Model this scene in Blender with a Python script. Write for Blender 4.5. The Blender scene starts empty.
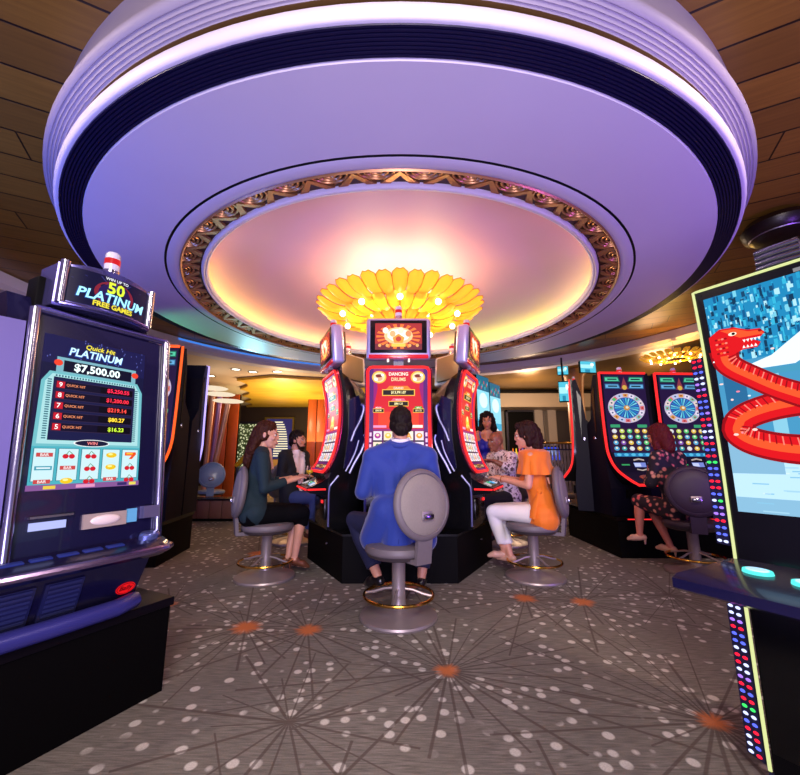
import bpy, bmesh, math, random
from mathutils import Vector, Matrix, Euler, noise
random.seed(7)
SC = bpy.context.scene
COL = SC.collection
PI = math.pi
R = math.radians

# ------------------------------------------------------------------ materials
def lin(h):
    if isinstance(h, str):
        h = h.lstrip('#')
        c = [int(h[i:i+2], 16)/255 for i in (0, 2, 4)]
        return tuple(x/12.92 if x <= .04045 else ((x+.055)/1.055)**2.4 for x in c)
    return tuple(h[:3])

_M = {}
def mat(name, col, rough=.5, metal=0, em=None, es=0, var=.0, bump=0, scale=20, coat=0, alpha=1, trans=0, sheen=0, spec=None):
    if name in _M: return _M[name]
    m = bpy.data.materials.new(name); m.use_nodes = True
    nt = m.node_tree; b = nt.nodes['Principled BSDF']
    c = lin(col)
    b.inputs['Base Color'].default_value = (*c, 1)
    b.inputs['Roughness'].default_value = rough
    b.inputs['Metallic'].default_value = metal
    b.inputs['Coat Weight'].default_value = coat
    b.inputs['Transmission Weight'].default_value = trans
    b.inputs['Sheen Weight'].default_value = sheen
    if spec is not None: b.inputs['Specular IOR Level'].default_value = spec
    if em is not None:
        b.inputs['Emission Color'].default_value = (*lin(em), 1)
        b.inputs['Emission Strength'].default_value = es
    if var or bump:
        tc = nt.nodes.new('ShaderNodeTexCoord'); no = nt.nodes.new('ShaderNodeTexNoise')
        no.inputs['Scale'].default_value = scale; no.inputs['Detail'].default_value = 4
        nt.links.new(tc.outputs['Object'], no.inputs['Vector'])
        if var:
            mr = nt.nodes.new('ShaderNodeMapRange')
            mr.inputs['To Min'].default_value = 1-var; mr.inputs['To Max'].default_value = 1+var
            nt.links.new(no.outputs['Fac'], mr.inputs['Value'])
            mx = nt.nodes.new('ShaderNodeVectorMath'); mx.operation = 'SCALE'
            mx.inputs[0].default_value = c
            nt.links.new(mr.outputs['Result'], mx.inputs['Scale'])
            nt.links.new(mx.outputs[0], b.inputs['Base Color'])
        if bump:
            bp = nt.nodes.new('ShaderNodeBump'); bp.inputs['Strength'].default_value = bump
            bp.inputs['Distance'].default_value = .01
            nt.links.new(no.outputs['Fac'], bp.inputs['Height'])
            nt.links.new(bp.outputs['Normal'], b.inputs['Normal'])
    _M[name] = m
    return m
def em(name, col, s=1.0, rough=.35):
    return mat('lit_'+name, '#020202', rough, 0, col, s, spec=.12)

BLACK = mat('black_gloss', '#070709', .22, 0, spec=.35, var=.1)
BLACKM = mat('black_matt', '#070607', .6, 0, var=.2)
BLACKM.node_tree.nodes['Principled BSDF'].inputs['Specular IOR Level'].default_value = .08
NAVYB = mat('blue_black_gloss', '#121030', .22, 0, coat=.25, spec=.4, var=.1)
CHROME = mat('chrome', '#a9a8bc', .2, 1)
STEEL = mat('brushed_steel', '#9a949c', .35, 1, var=.1)
DARKMET = mat('dark_metal', '#3a3a48', .3, .9)
GOLD = mat('polished_brass', '#d9a441', .2, 1)
RED_L = em('red_trim', '#ff2a2c', 1.15)
ORANGE_L = em('orange_trim', '#ff5a1c', 1.3)
WHITE_L = em('white', '#ffffff', 1.2)

# ------------------------------------------------------------------ mesh builder
class MB:
    def __init__(s):
        s.v = []; s.f = []; s.fm = []; s.mats = []
    def mi(s, m):
        if m not in s.mats: s.mats.append(m)
        return s.mats.index(m)
    def add(s, vs, fs, m, M=None):
        b = len(s.v); k = s.mi(m)
        s.v += [(M @ Vector(v)) if M is not None else Vector(v) for v in vs]
        s.f += [tuple(b+i for i in f) for f in fs]; s.fm += [k]*len(fs)
        return s
    def bm(s, bm, m, M=None):
        bm.verts.index_update()
        s.add([v.co.copy() for v in bm.verts], [[v.index for v in f.verts] for f in bm.faces], m, M); bm.free()
        return s
    def mesh(s, me, mats, M=None):
        b = len(s.v)
        s.v += [(M @ v.co) if M is not None else v.co.copy() for v in me.vertices]
        ks = [s.mi(x) for x in mats]
        for p in me.polygons:
            s.f.append(tuple(b+i for i in p.vertices)); s.fm.append(ks[min(p.material_index, len(ks)-1)])
        return s
    def box(s, lo, hi, m, M=None, bev=0, seg=2):
        bm = bmesh.new(); bmesh.ops.create_cube(bm, size=1)
        for v in bm.verts:
            v.co = Vector([(lo[i]+hi[i])/2+v.co[i]*(hi[i]-lo[i]) for i in range(3)])
        if bev: bmesh.ops.bevel(bm, geom=bm.edges[:]+bm.verts[:], offset=bev, segments=seg, affect='EDGES', profile=.5)
        return s.bm(bm, m, M)
    def prism(s, pts, d, m, M=None):
        """polygon pts (x,y) extruded from z=d[0] to z=d[1]"""
        n = len(pts)
        vs = [(x, y, d[0]) for x, y in pts]+[(x, y, d[1]) for x, y in pts]
        fs = [tuple(range(n))[::-1], tuple(range(n, 2*n))]+[(i, (i+1) % n, n+(i+1) % n, n+i) for i in range(n)]
        return s.add(vs, fs, m, M)
    def loft(s, rings, m, M=None, cap=True, closed=True):
        n = len(rings[0]); vs = [p for r in rings for p in r]; fs = []
        for j in range(len(rings)-1):
            for i in range(n if closed else n-1):
                fs.append((j*n+i, j*n+(i+1) % n, (j+1)*n+(i+1) % n, (j+1)*n+i))
        if cap:
            fs.append(tuple(range(n))[::-1]); fs.append(tuple((len(rings)-1)*n+i for i in range(n)))
        return s.add(vs, fs, m, M)
    def lathe(s, prof, m, n=32, M=None, a0=0, a1=2*PI):
        full = abs(a1-a0-2*PI) < 1e-6
        k = n if full else n+1; vs = []; fs = []
        for (r, z) in prof:
            for i in range(k):
                a = a0+(a1-a0)*i/n; vs.append((r*math.cos(a), r*math.sin(a), z))
        for j in range(len(prof)-1):
            for i in range(n):
                i2 = (i+1) % k
                fs.append((j*k+i, j*k+i2, (j+1)*k+i2, (j+1)*k+i))
        return s.add(vs, fs, m, M)
    def tube(s, pts, r, m, n=10, closed=False, M=None, flat=1.0):
        pts = [Vector(p) for p in pts]; N = len(pts)
        rs = r if isinstance(r, (list, tuple)) else [r]*N
        rings = []; up = None
        for i, p in enumerate(pts):
            if closed: t = pts[(i+1) % N]-pts[i-1]
            else: t = pts[min(i+1, N-1)]-pts[max(i-1, 0)]
            t.normalize()
            if up is None:
                up = Vector((0, 0, 1)) if abs(t.z) < .9 else Vector((0, 1, 0))
            a = t.cross(up); a.normalize(); b = a.cross(t); b.normalize(); up = b
            rings.append([p+(a*math.cos(q)+b*math.sin(q)*flat)*rs[i] for q in [2*PI*k/n for k in range(n)]])
        if closed: rings.append(rings[0]); return s.loft(rings, m, M, cap=False)
        return s.loft(rings, m, M)
    def ell(s, c, r, m, rot=None, n=20, M=None):
        if not isinstance(r, (list, tuple)): r = (r, r, r)
        T = Matrix.Translation(Vector(c)) @ (rot.to_matrix().to_4x4() if rot is not None else Matrix()) @ Matrix.Diagonal((*r, 1))
        bm = bmesh.new(); bmesh.ops.create_uvsphere(bm, u_segments=n, v_segments=max(6, n//2), radius=1)
        return s.bm(bm, m, (M @ T) if M is not None else T)
    def cap(s, p0, p1, r0, r1, m, n=14, e0=True, e1=True, M=None):
        """tapered capsule (rounded or flat ends)"""
        p0 = Vector(p0); p1 = Vector(p1); d = p1-p0; L = d.length
        if L < 1e-6: return s.ell(p0, r0, m)
        d.normalize(); pts = []; rs = []
        if e0:
            for q in (85, 60, 35, 15): pts.append(p0-d*r0*math.sin(R(q))); rs.append(r0*math.cos(R(q)))
        for t in (0, .33, .66, 1): pts.append(p0+d*L*t); rs.append(r0+(r1-r0)*t)
        if e1:
            for q in (15, 35, 60, 85): pts.append(p1+d*r1*math.sin(R(q))); rs.append(r1*math.cos(R(q)))
        return s.tube(pts, rs, m, n, M=M)
    def build(s, name, parent=None, smooth=True, loc=None, rot=None, angle=40):
        me = bpy.data.meshes.new(name)
        me.from_pydata([tuple(v) for v in s.v], [], s.f)
        for m in s.mats: me.materials.append(m)
        for p, k in zip(me.polygons, s.fm): p.material_index = k
        bm = bmesh.new(); bm.from_mesh(me)
        bmesh.ops.recalc_face_normals(bm, faces=bm.faces[:])
        if smooth:
            for f in bm.faces: f.smooth = True
            for e in bm.edges:
                if len(e.link_faces) == 2 and e.calc_face_angle(0) > R(angle): e.smooth = False
        bm.to_mesh(me); bm.free(); me.update()
        o = bpy.data.objects.new(name, me); COL.objects.link(o)
        if parent is not None: o.parent = parent
        if loc is not None: o.location = loc
        if rot is not None: o.rotation_euler = rot
        return o

def tag(o, label=None, cat=None, group=None, kind=None):
    if label: o['label'] = label
    if cat: o['category'] = cat
    if group: o['group'] = group
    if kind: o['kind'] = kind
    return o
def thing(name, label, cat, loc=(0, 0, 0), rz=0, group=None):
    o = bpy.data.objects.new(name, None); COL.objects.link(o)
    o.empty_display_size = .1
    o.location = loc; o.rotation_euler = (0, 0, rz)
    return tag(o, label, cat, group)
def struct(mb, name, smooth=True, **k):
    o = mb.build(name, smooth=smooth, **k); o['kind'] = 'structure'; return o
def dup(root, loc, rz, label=None, group=None, skip=(), scale=None):
    def cp(o, par):
        c = o.copy(); COL.objects.link(c)
        if par is not None: c.parent = par
        for ch in o.children:
            if ch.name.split('.')[0] not in skip: cp(ch, c)
        return c
    kids = [c for c in root.children]
    r = root.copy(); COL.objects.link(r); r.location = loc; r.rotation_euler = (0, 0, rz)
    if scale: r.scale = (scale,)*3
    for ch in kids:
        if ch.name.split('.')[0] not in skip: cp(ch, r)
    if label: r['label'] = label
    if group: r['group'] = group
    return r

# ------------------------------------------------------------------ text
_T = {}
def text_mesh(t, bold=.012):
    k = (t, bold)
    if k not in _T:
        cu = bpy.data.curves.new('lettering', 'FONT'); cu.body = t; cu.offset = bold
        cu.align_x = 'CENTER'; cu.align_y = 'CENTER'; cu.resolution_u = 2
        o = bpy.data.objects.new('lettering', cu); COL.objects.link(o)
        dg = bpy.context.evaluated_depsgraph_get(); dg.update()
        ev = o.evaluated_get(dg); me = ev.to_mesh()
        vs = [v.co.copy() for v in me.vertices]; fs = [tuple(p.vertices) for p in me.polygons]
        ev.to_mesh_clear(); bpy.data.objects.remove(o); bpy.data.curves.remove(cu)
        xs = [v.x for v in vs]; ys = [v.y for v in vs]
        cx, cy = (min(xs)+max(xs))/2, (min(ys)+max(ys))/2
        w, h = max(xs)-min(xs), max(ys)-min(ys)
        _T[k] = ([((v.x-cx)/h, (v.y-cy)/h) for v in vs], fs, w/h)
    return _T[k]

class Scr:
    """flat artwork laid over a (possibly curved) display: fn(u, v, off) -> point"""
    def __init__(s, fn, mb=None, step=.0007):
        s.fn = fn; s.mb = mb or MB(); s.step = step
    def P(s, u, v, l): return s.fn(u, v, l*s.step)
    def rect(s, u0, v0, u1, v1, m, l=1, nu=1, nv=1):
        vs = []; fs = []
        if hasattr(s.fn, 'length'): nv = max(nv, int(math.ceil((v1-v0)*30)))
        for j in range(nv+1):
            for i in range(nu+1):
                vs.append(s.P(u0+(u1-u0)*i/nu, v0+(v1-v0)*j/nv, l))
        for j in range(nv):
            for i in range(nu):
                a = j*(nu+1)+i; fs.append((a, a+1, a+nu+2, a+nu+1))
        s.mb.add(vs, fs, m); return s
    def poly(s, pts, m, l=1):
        if hasattr(s.fn, 'length'):   # follow the curve: cut the outline into narrow bands
            v0 = min(p[1] for p in pts); v1 = max(p[1] for p in pts); n = int(math.ceil((v1-v0)*30))
            if n > 1:
                def clip(P, k, sg):
                    out = []
                    for i, p in enumerate(P):
                        q = P[i-1]; a = (q[1]-k)*sg; b = (p[1]-k)*sg
                        if a*b < 0: t = a/(a-b); out.append((q[0]+(p[0]-q[0])*t, k))
                        if b >= 0: out.append(p)
                    return out
                for i in range(n):
                    c = clip(clip(list(pts), v0+(v1-v0)*i/n, 1), v0+(v1-v0)*(i+1)/n, -1)
                    if len(c) > 2: s.mb.add([s.P(u, v, l) for u, v in c], [tuple(range(len(c)))], m)
                return s
        s.mb.add([s.P(u, v, l) for u, v in pts], [tuple(range(len(pts)))], m); return s
    def disc(s, u, v, ru, rv, m, l=1, n=20, a0=0):
        return s.poly([(u+ru*math.cos(a0+2*PI*i/n), v+rv*math.sin(a0+2*PI*i/n)) for i in range(n)], m, l)
    def ring(s, u, v, r0, r1, m, l=1, n=32, asp=1, a0=0, a1=2*PI):
        vs = []; fs = []
        for i in range(n+1):
            a = a0+(a1-a0)*i/n
            for r in (r0, r1): vs.append(s.P(u+r*math.cos(a)*asp, v+r*math.sin(a), l))
        for i in range(n): fs.append((2*i, 2*i+1, 2*i+3, 2*i+2))
        s.mb.add(vs, fs, m); return s
    def stroke(s, pts, ws, m, l=1):
        vs = []; fs = []; N = len(pts)
        for i, p in enumerate(pts):
            a = Vector(pts[min(i+1, N-1)])-Vector(pts[max(i-1, 0)]); a.normalize()
            n = Vector((-a.y, a.x)); w = ws[i] if isinstance(ws, list) else ws
            for sg in (1, -1):
                q = Vector(p)+n*w*sg; vs.append(s.P(q.x, q.y, l))
        for i in range(N-1): fs.append((2*i, 2*i+1, 2*i+3, 2*i+2))
        s.mb.add(vs, fs, m); return s
    def text(s, t, u, v, h, m, l=3, wmax=None, bold=.012, slant=0):
        vs, fs, asp = text_mesh(t, bold); w = h
        if wmax and asp*h > wmax: w = wmax/asp
        s.mb.add([s.P(u+x*w+y*h*slant, v+y*h, l) for x, y in vs], fs, m); return s
def crom(pts, n):
    """Catmull-Rom through 2-4D points, n samples"""
    P = [Vector(p) for p in pts]; P = [P[0]*2-P[1]]+P+[P[-1]*2-P[-2]]; out = []
    S = len(P)-3
    for k in range(n):
        t = S*k/(n-1); i = min(int(t), S-1); t -= i
        a, b, c, d = P[i:i+4]
        out.append(.5*((2*b)+(c-a)*t+(2*a-5*b+4*c-d)*t*t+(3*b-a-3*c+d)*t**3))
    return out
def profile_fn(prof, x0=0):
    """prof: (y, z) points bottom to top -> fn(u, v in 0..1, off)"""
    S = crom([(y, z) for y, z in prof], 41)
    L = [0]
    for i in range(40): L.append(L[-1]+(S[i+1]-S[i]).length)
    def at(v):
        d = max(0, min(1, v))*L[-1]
        for i in range(40):
            if L[i+1] >= d-1e-9: break
        t = (d-L[i])/(L[i+1]-L[i])
        T = (S[i+1]-S[i]).normalized()
        return S[i].lerp(S[i+1], t), T
    def fn(u, v, off):
        p, T = at(v)
        n = Vector((-T.y, T.x))  # towards the player (-y)
        if n.x > 0: n = -n
        return Vector((x0+u, p.x+n.x*off, p.y+n.y*off))
    fn.length = L[-1]; fn.at = at
    return fn
def flat_fn(o, X, Y):
    o, X, Y = Vector(o), Vector(X).normalized(), Vector(Y).normalized(); N = X.cross(Y)
    return lambda u, v, off: o+X*u+Y*v+N*off
# ------------------------------------------------------------------ node helpers
class NT:
    def __init__(s, name):
        s.m = bpy.data.materials.new(name); s.m.use_nodes = True
        s.nt = s.m.node_tree; s.b = s.nt.nodes['Principled BSDF']
    def n(s, t, **k):
        o = s.nt.nodes.new(t)
        for a, v in k.items(): setattr(o, a, v)
        return o
    def L(s, a, b): s.nt.links.new(a, b)
    def put(s, x, sock):
        if isinstance(x, bpy.types.NodeSocket): s.L(x, sock)
        else: sock.default_value = x
    def ma(s, op, a, b=0.0, c=None):
        o = s.n('ShaderNodeMath', operation=op)
        s.put(a, o.inputs[0]); s.put(b, o.inputs[1])
        if c is not None: s.put(c, o.inputs[2])
        return o.outputs[0]
    def vm(s, op, a, b):
        o = s.n('ShaderNodeVectorMath', operation=op)
        s.put(a, o.inputs[0]); s.put(b, o.inputs[1]); return o
    def mr(s, v, a, b, c=0.0, d=1.0):
        o = s.n('ShaderNodeMapRange'); s.put(v, o.inputs[0])
        for i, x in enumerate((a, b, c, d)): s.put(x, o.inputs[i+1])
        return o.outputs[0]
    def mix(s, f, a, b):
        o = s.n('ShaderNodeMix', data_type='RGBA')
        s.put(f, o.inputs['Factor'])
        for x, nm in ((a, 6), (b, 7)):
            if isinstance(x, str): o.inputs[nm].default_value = (*lin(x), 1)
            else: s.L(x, o.inputs[nm])
        return o.outputs[2]
    def noise(s, vec, scale, detail=3):
        o = s.n('ShaderNodeTexNoise'); s.L(vec, o.inputs['Vector'])
        o.inputs['Scale'].default_value = scale; o.inputs['Detail'].default_value = detail
        return o.outputs['Fac']

# ------------------------------------------------------------------ carpet
def carpet():
    g = NT('starburst_carpet'); pos = g.n('ShaderNodeNewGeometry').outputs['Position']
    stars = [(.25, 2.26, 30, .06, 1.15, 1), (-1.02, 2.79, 26, .085, .95, 1), (-.6, 2.75, 22, .075, .9, 1), (1.33, 1.86, 28, .06, 1.1, 1),
             (1.0, 3.33, 24, .08, 1.0, 1), (1.42, 3.25, 24, .08, 1.0, 1), (-1.76, 3.2, 22, .05, .8, 1), (-1.67, 4.82, 24, .1, 1.2, 1),
             (-.47, 1.86, 18, .001, .8, 0), (.55, 1.2, 22, .05, .8, 1), (-.3, 1.0, 20, .001, .9, 0), (2.2, 3.4, 22, .05, 1.0, 0), (.1, 3.6, 20, .05, .6, 1),
             (-3.3, 5.6, 22, .1, 1.3, 1), (2.2, 6.2, 22, .1, 1.3, 1)]
    line = cen = None
    for i, (x, y, N, rc, ln, orange) in enumerate(stars):
        d = g.vm('SUBTRACT', pos, (x, y, 0)).outputs[0]
        r = g.n('ShaderNodeVectorMath', operation='LENGTH'); g.L(d, r.inputs[0]); r = r.outputs['Value']
        sp = g.n('ShaderNodeSeparateXYZ'); g.L(d, sp.inputs[0])
        t = g.ma('MULTIPLY_ADD', g.ma('ARCTAN2', sp.outputs[1], sp.outputs[0]), N/(2*PI), N+.0)
        cell = g.ma('FLOOR', t)
        wn = g.n('ShaderNodeTexWhiteNoise', noise_dimensions='1D'); g.L(g.ma('ADD', cell, i*37.7), wn.inputs['W'])
        rc3 = g.n('ShaderNodeSeparateColor'); g.L(wn.outputs['Color'], rc3.inputs[0])
        off = g.ma('MULTIPLY_ADD', rc3.outputs[0], .6, .2)
        ds = g.ma('MULTIPLY', g.ma('ABSOLUTE', g.ma('SUBTRACT', g.ma('SUBTRACT', t, cell), off)), g.ma('MULTIPLY', r, 2*PI/N))
        wd = g.ma('MULTIPLY_ADD', rc3.outputs[2], .003, .0022)
        m = g.mr(ds, wd, g.ma('MULTIPLY', wd, 2.0), 1, 0)
        m = g.ma('MULTIPLY', m, g.ma('LESS_THAN', r, g.ma('MULTIPLY_ADD', rc3.outputs[1], ln*.75, ln*.3)))
        line = m if line is None else g.ma('MAXIMUM', line, m)
        if orange:
            c = g.mr(g.ma('ADD', r, g.ma('MULTIPLY', rc3.outputs[2], .03)), rc*.75, rc*1.5, 1, 0)
            cen = c if cen is None else g.ma('MAXIMUM', cen, c)
    mp = g.n('ShaderNodeMapping'); g.L(pos, mp.inputs[0]); mp.inputs['Scale'].default_value = (3, 30, 1); mp.inputs['Rotation'].default_value = (0, 0, .9)
    streak = g.noise(mp.outputs[0], 4, 5); fine = g.noise(pos, 160, 2); big = g.noise(pos, 1.7, 3)
    base = g.mix(g.mr(streak, .3, .7), '#57534d', '#918c84')
    base = g.mix(g.mr(big, .35, .65, 0, .55), base, '#67635c')
    vo = g.n('ShaderNodeTexVoronoi'); g.L(pos, vo.inputs['Vector']); vo.inputs['Scale'].default_value = 12.5; vo.inputs['Randomness'].default_value = .6
    dot = g.mr(vo.outputs['Distance'], .24, .33, 1, 0)
    dot = g.ma('MULTIPLY', dot, g.mr(g.noise(pos, 2.6, 1), .40, .46))
    col = g.mix(g.ma('MULTIPLY', dot, .85), base, '#d8d6ce')
    col = g.mix(g.ma('MULTIPLY', line, .7), col, '#45362f')
    col = g.mix(g.ma('MULTIPLY', cen, .85), col, '#d2722f')
    col = g.mix(g.mr(fine, .3, .7, 0, .25), col, '#544b48')
    g.L(col, g.b.inputs['Base Color']); g.b.inputs['Roughness'].default_value = .95
    bp = g.n('ShaderNodeBump'); bp.inputs['Strength'].default_value = .4; bp.inputs['Distance'].default_value = .004
    g.L(fine, bp.inputs['Height']); g.L(bp.outputs[0], g.b.inputs['Normal'])
    return g.m

def planks():
    g = NT('gold_wood_planks'); pos = g.n('ShaderNodeNewGeometry').outputs['Position']
    sp = g.n('ShaderNodeSeparateXYZ'); g.L(pos, sp.inputs[0])
    v = g.ma('DIVIDE', g.ma('ADD', g.ma('ABSOLUTE', sp.outputs[0]), g.ma('MULTIPLY', sp.outputs[1], 1.92)), 2.165*.32)
    w = g.ma('DIVIDE', g.ma('SUBTRACT', g.ma('MULTIPLY', g.ma('ABSOLUTE', sp.outputs[0]), 1.92), sp.outputs[1]), 2.165*1.6)
    cell = g.ma('FLOOR', v); fr = g.ma('SUBTRACT', v, cell)
    gap = g.ma('LESS_THAN', fr, .05)
    wn = g.n('ShaderNodeTexWhiteNoise', noise_dimensions='1D'); g.L(cell, wn.inputs['W'])
    w2 = g.ma('ADD', w, g.ma('MULTIPLY', wn.outputs['Value'], 3)); gap2 = g.ma('LESS_THAN', g.ma('FRACT', w2), .008)
    wn2 = g.n('ShaderNodeTexWhiteNoise', noise_dimensions='2D')
    cb = g.n('ShaderNodeCombineXYZ'); g.L(cell, cb.inputs[0]); g.L(g.ma('FLOOR', w2), cb.inputs[1]); g.L(cb.outputs[0], wn2.inputs['Vector'])
    cb2 = g.n('ShaderNodeCombineXYZ'); g.L(g.ma('MULTIPLY', v, 4), cb2.inputs[0]); g.L(g.ma('MULTIPLY', w2, 1.0), cb2.inputs[1])
    gr = g.noise(cb2.outputs[0], 3, 5)
    col = g.mix(gr, '#6c4a1a', '#a67a2e')
    col = g.mix(g.ma('MULTIPLY', wn2.outputs['Value'], .5), col, '#54391a')
    col = g.mix(g.ma('MAXIMUM', gap, gap2), col, '#23140c')
    g.L(col, g.b.inputs['Base Color']); g.b.inputs['Roughness'].default_value = .35
    bp = g.n('ShaderNodeBump', invert=True); bp.inputs['Strength'].default_value = .6; bp.inputs['Distance'].default_value = .01
    g.L(gap, bp.inputs['Height']); g.L(bp.outputs[0], g.b.inputs['Normal'])
    return g.m

mb = MB(); mb.box((-10, -2.5, -.1), (11, 17, 0), carpet()); struct(mb, 'floor')

DX, DY = 0.0, 4.59          # centre of the round ceiling feature
RX, RY, RR = .25, 4.7, 5.45   # the outer round ring
PLANK = planks()
def annulus(mb, m, c0, r0, c1, r1, z, n=96):
    vs = []; fs = []
    for i in range(n):
        a = 2*PI*i/n
        vs.append((c0[0]+r0*math.cos(a), c0[1]+r0*math.sin(a), z)); vs.append((c1[0]+r1*math.cos(a), c1[1]+r1*math.sin(a), z))
    for i in range(n):
        j = (i+1) % n; fs.append((2*i, 2*i+1, 2*j+1, 2*j))
    mb.add(vs, fs, m)
mb = MB(); annulus(mb, PLANK, (DX, DY), 3.25, (RX, RY), RR+.05, 3.5); annulus(mb, PLANK, (DX, DY), 3.25, (RX, RY), RR+.05, 3.55)
struct(mb, 'ceiling')

PAINT = mat('lavender_plaster', '#d0c8e0', .5, var=.03, scale=3)
PAINTW = mat('pale_plaster', '#d6cfe6', .45, var=.03, scale=3)
CREAM = mat('cream_plaster', '#e9dcd8', .6, var=.03, scale=2)
INDIGO = mat('indigo_lacquer', '#15133a', .35, .1, spec=.4)
BROWNGAP = mat('bronze_reveal', '#5e4320', .4, .6)
BRONZE = mat('aged_bronze', '#c08a58', .36, .7, var=.25, scale=14)
BRONZED = mat('dark_bronze', '#4a2c18', .45, .6, var=.2)
T = Matrix.Translation((DX, DY, 0))

def curve_prof(pts, n): return [tuple(p) for p in crom(pts, n)]
mb = MB()
mb.lathe([(2.41, 2.93), (2.44, 2.915), (2.5, 2.915), (2.522, 2.92)], PAINT, 160, T)
mb.lathe([(2.522, 2.92), (2.523, 2.94), (2.541, 2.94), (2.542, 2.92)], mat('black_groove', '#08060a', .6), 160, T)
mb.lathe([(2.542, 2.92), (3.10, 2.92), (3.105, 2.935)], PAINT, 160, T)
struct(mb, 'ceiling_soffit')
# stepped indigo band
pr = [(3.105, 2.935)]
for i in range(8):
    r0 = 3.105+i*.017; z0 = 2.928+i*.0015
    pr += [(r0+.001, z0+.012), (r0+.005, z0+.012), (r0+.006, z0), (r0+.016, z0)]
pr += [(3.245, 2.955)]
mb = MB(); mb.lathe(pr, INDIGO, 160, T); struct(mb, 'trim_1')
# white roll, bronze reveal, fluted outer cove
mb = MB()
mb.lathe(curve_prof([(3.235, 2.945), (3.262, 2.95), (3.275, 2.985), (3.262, 3.03), (3.235, 3.062), (3.215, 3.066)], 18), PAINTW, 160, T)
struct(mb, 'trim_2')
mb = MB(); mb.lathe([(3.215, 3.066), (3.215, 3.078), (3.248, 3.084), (3.248, 3.10)], BROWNGAP, 160, T); struct(mb, 'trim_3')
pr = [(3.244, 3.098)]
for i in range(5):
    r0 = 3.246+i*.0165; z0 = 3.088+i*.010
    pr += [(r0+.001, z0), (r0+.006, z0+.008), (r0+.011, z0+.010), (r0+.0155, z0+.007)]
pr += [(3.336, 3.138), (3.35, 3.155), (3.352, 3.175), (3.342, 3.21), (3.31, 3.25), (3.29, 3.52)]
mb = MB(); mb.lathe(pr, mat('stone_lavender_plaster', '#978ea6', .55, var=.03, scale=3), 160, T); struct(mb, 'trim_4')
# bronze frieze with chevrons and fans
mb = MB()
mb.lathe([(2.42, 2.925), (2.405, 2.94), (2.235, 2.975), (2.22, 2.955)], BRONZED, 160, T)
NF = 48
def fz(r, a, h=0):
    t = (2.405-r)/.17; z = 2.94+t*.035-h
    return Vector((DX+r*math.cos(a), DY+r*math.sin(a), z))
da = 2*PI/NF
for i in range(NF):
    a = i*da
    # chevron: two bevelled legs meeting at the outer rim
    for sgn in (1, -1):
        p = [(2.395, a), (2.25, a+sgn*da*.46), (2.25, a+sgn*da*.22), (2.345, a)]
        top = [fz(r, q, .02) for r, q in p]; bot = [fz(r, q, 0) for r, q in p]
        mb.loft([bot, top], BRONZE)
    # three nested fan arcs between chevrons, centred on the outer rim
    for k, rad in enumerate((.030, .062, .094)):
        pts = []
        for j in range(9):
            q = -PI/2+PI*j/8
            pts.append(fz(2.392-rad*math.cos(q), a+da/2+rad*1.25*math.sin(q)/2.33, .006))
        mb.tube(pts, .011, BRONZE, 6)
mb.lathe([(2.418, 2.925), (2.408, 2.912), (2.395, 2.925), (2.395, 2.94)], BRONZE, 160, T)
struct(mb, 'trim_5')
# lip of the cove and the dome
mb = MB()
mb.lathe(curve_prof([(2.235, 2.975), (2.225, 2.945), (2.205, 2.94), (2.195, 2.955)], 9)+curve_prof([(2.195, 2.955), (2.185, 2.95), (2.172, 2.96), (2.168, 2.985), (2.175, 3.01)], 9)+[(2.2, 3.015), (2.22, 2.985), (2.42, 2.985), (2.45, 3.0)], mat('dome_lip', '#eadfe6', .5), 160, T)
struct(mb, 'trim_6')
mb = MB()
mb.lathe(curve_prof([(2.45, 3.0), (2.46, 3.06), (2.39, 3.14), (2.1, 3.23), (1.6, 3.32), (1.0, 3.39), (.5, 3.42), (.02, 3.43)], 40), mat('dome_plaster', '#c9a0d0', .6, var=.03, scale=2), 120, T)
struct(mb, 'ceiling_dome')
# coloured LED strip lying in the cove (hidden from below by the lip)
sect = [('#ffceb0', 14), ('#ffc8a0', 14), ('#f0f060', 17), ('#d8ff3a', 22), ('#ffdc80', 14), ('#ffd850', 18), ('#ffe448', 20), ('#ffdca0', 15)]
mb = MB(); NSEC = 8
for k in range(NSEC):
    # sector 0 starts at -90 degrees (towards the entrance) and runs anticlockwise
    a0 = -PI/2+2*PI*k/NSEC-PI/NSEC
    mb.lathe([(2.33, 2.99), (2.33, 3.0), (2.37, 3.0), (2.37, 2.99)], em('cove_strip_%d' % k, sect[k][0], sect[k][1]), 14, T, a0, a0+2*PI/NSEC)
tag(mb.build('cove_light_strip'), 'hidden strip light in the cove around the edge of the glowing dome', 'light')

# ------------------------------------------------------------------ outer ring, lower ceiling, walls
T2 = Matrix.Translation((RX, RY, 0)); A0, A1 = R(-25), R(205)
mb = MB()
mb.lathe([(RR, 3.51), (RR, 3.49), (RR-.03, 3.48), (RR-.03, 3.34), (RR, 3.32), (RR+.04, 3.285), (RR+.3, 3.28)], mat('ring_plaster', '#d9d0e4', .5, var=.02), 110, T2, A0, A1)
struct(mb, 'trim_7')
mb = MB(); mb.lathe([(RR-.03, 3.44), (RR-.05, 3.442), (RR-.05, 3.475), (RR-.03, 3.478)], em('blue_cove_line', '#3f7fe0', 1.0), 60, T2, R(96), R(150)); struct(mb, 'trim_8')
def lowceil():
    g = NT('amber_mirror_tiles'); pos = g.n('ShaderNodeNewGeometry').outputs['Position']
    vo = g.n('ShaderNodeTexVoronoi', distance='CHEBYCHEV'); g.L(pos, vo.inputs['Vector']); vo.inputs['Scale'].default_value = 1.3; vo.inputs['Randomness'].default_value = .25
    n = g.noise(pos, 2.5, 3)
    g.L(g.mix(n, g.mix(vo.outputs['Color'], '#5a4020', '#a8823e'), '#8a6a34'), g.b.inputs['Base Color'])
    g.b.inputs['Metallic'].default_value = .7; g.b.inputs['Roughness'].default_value = .3
    return g.m
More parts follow.
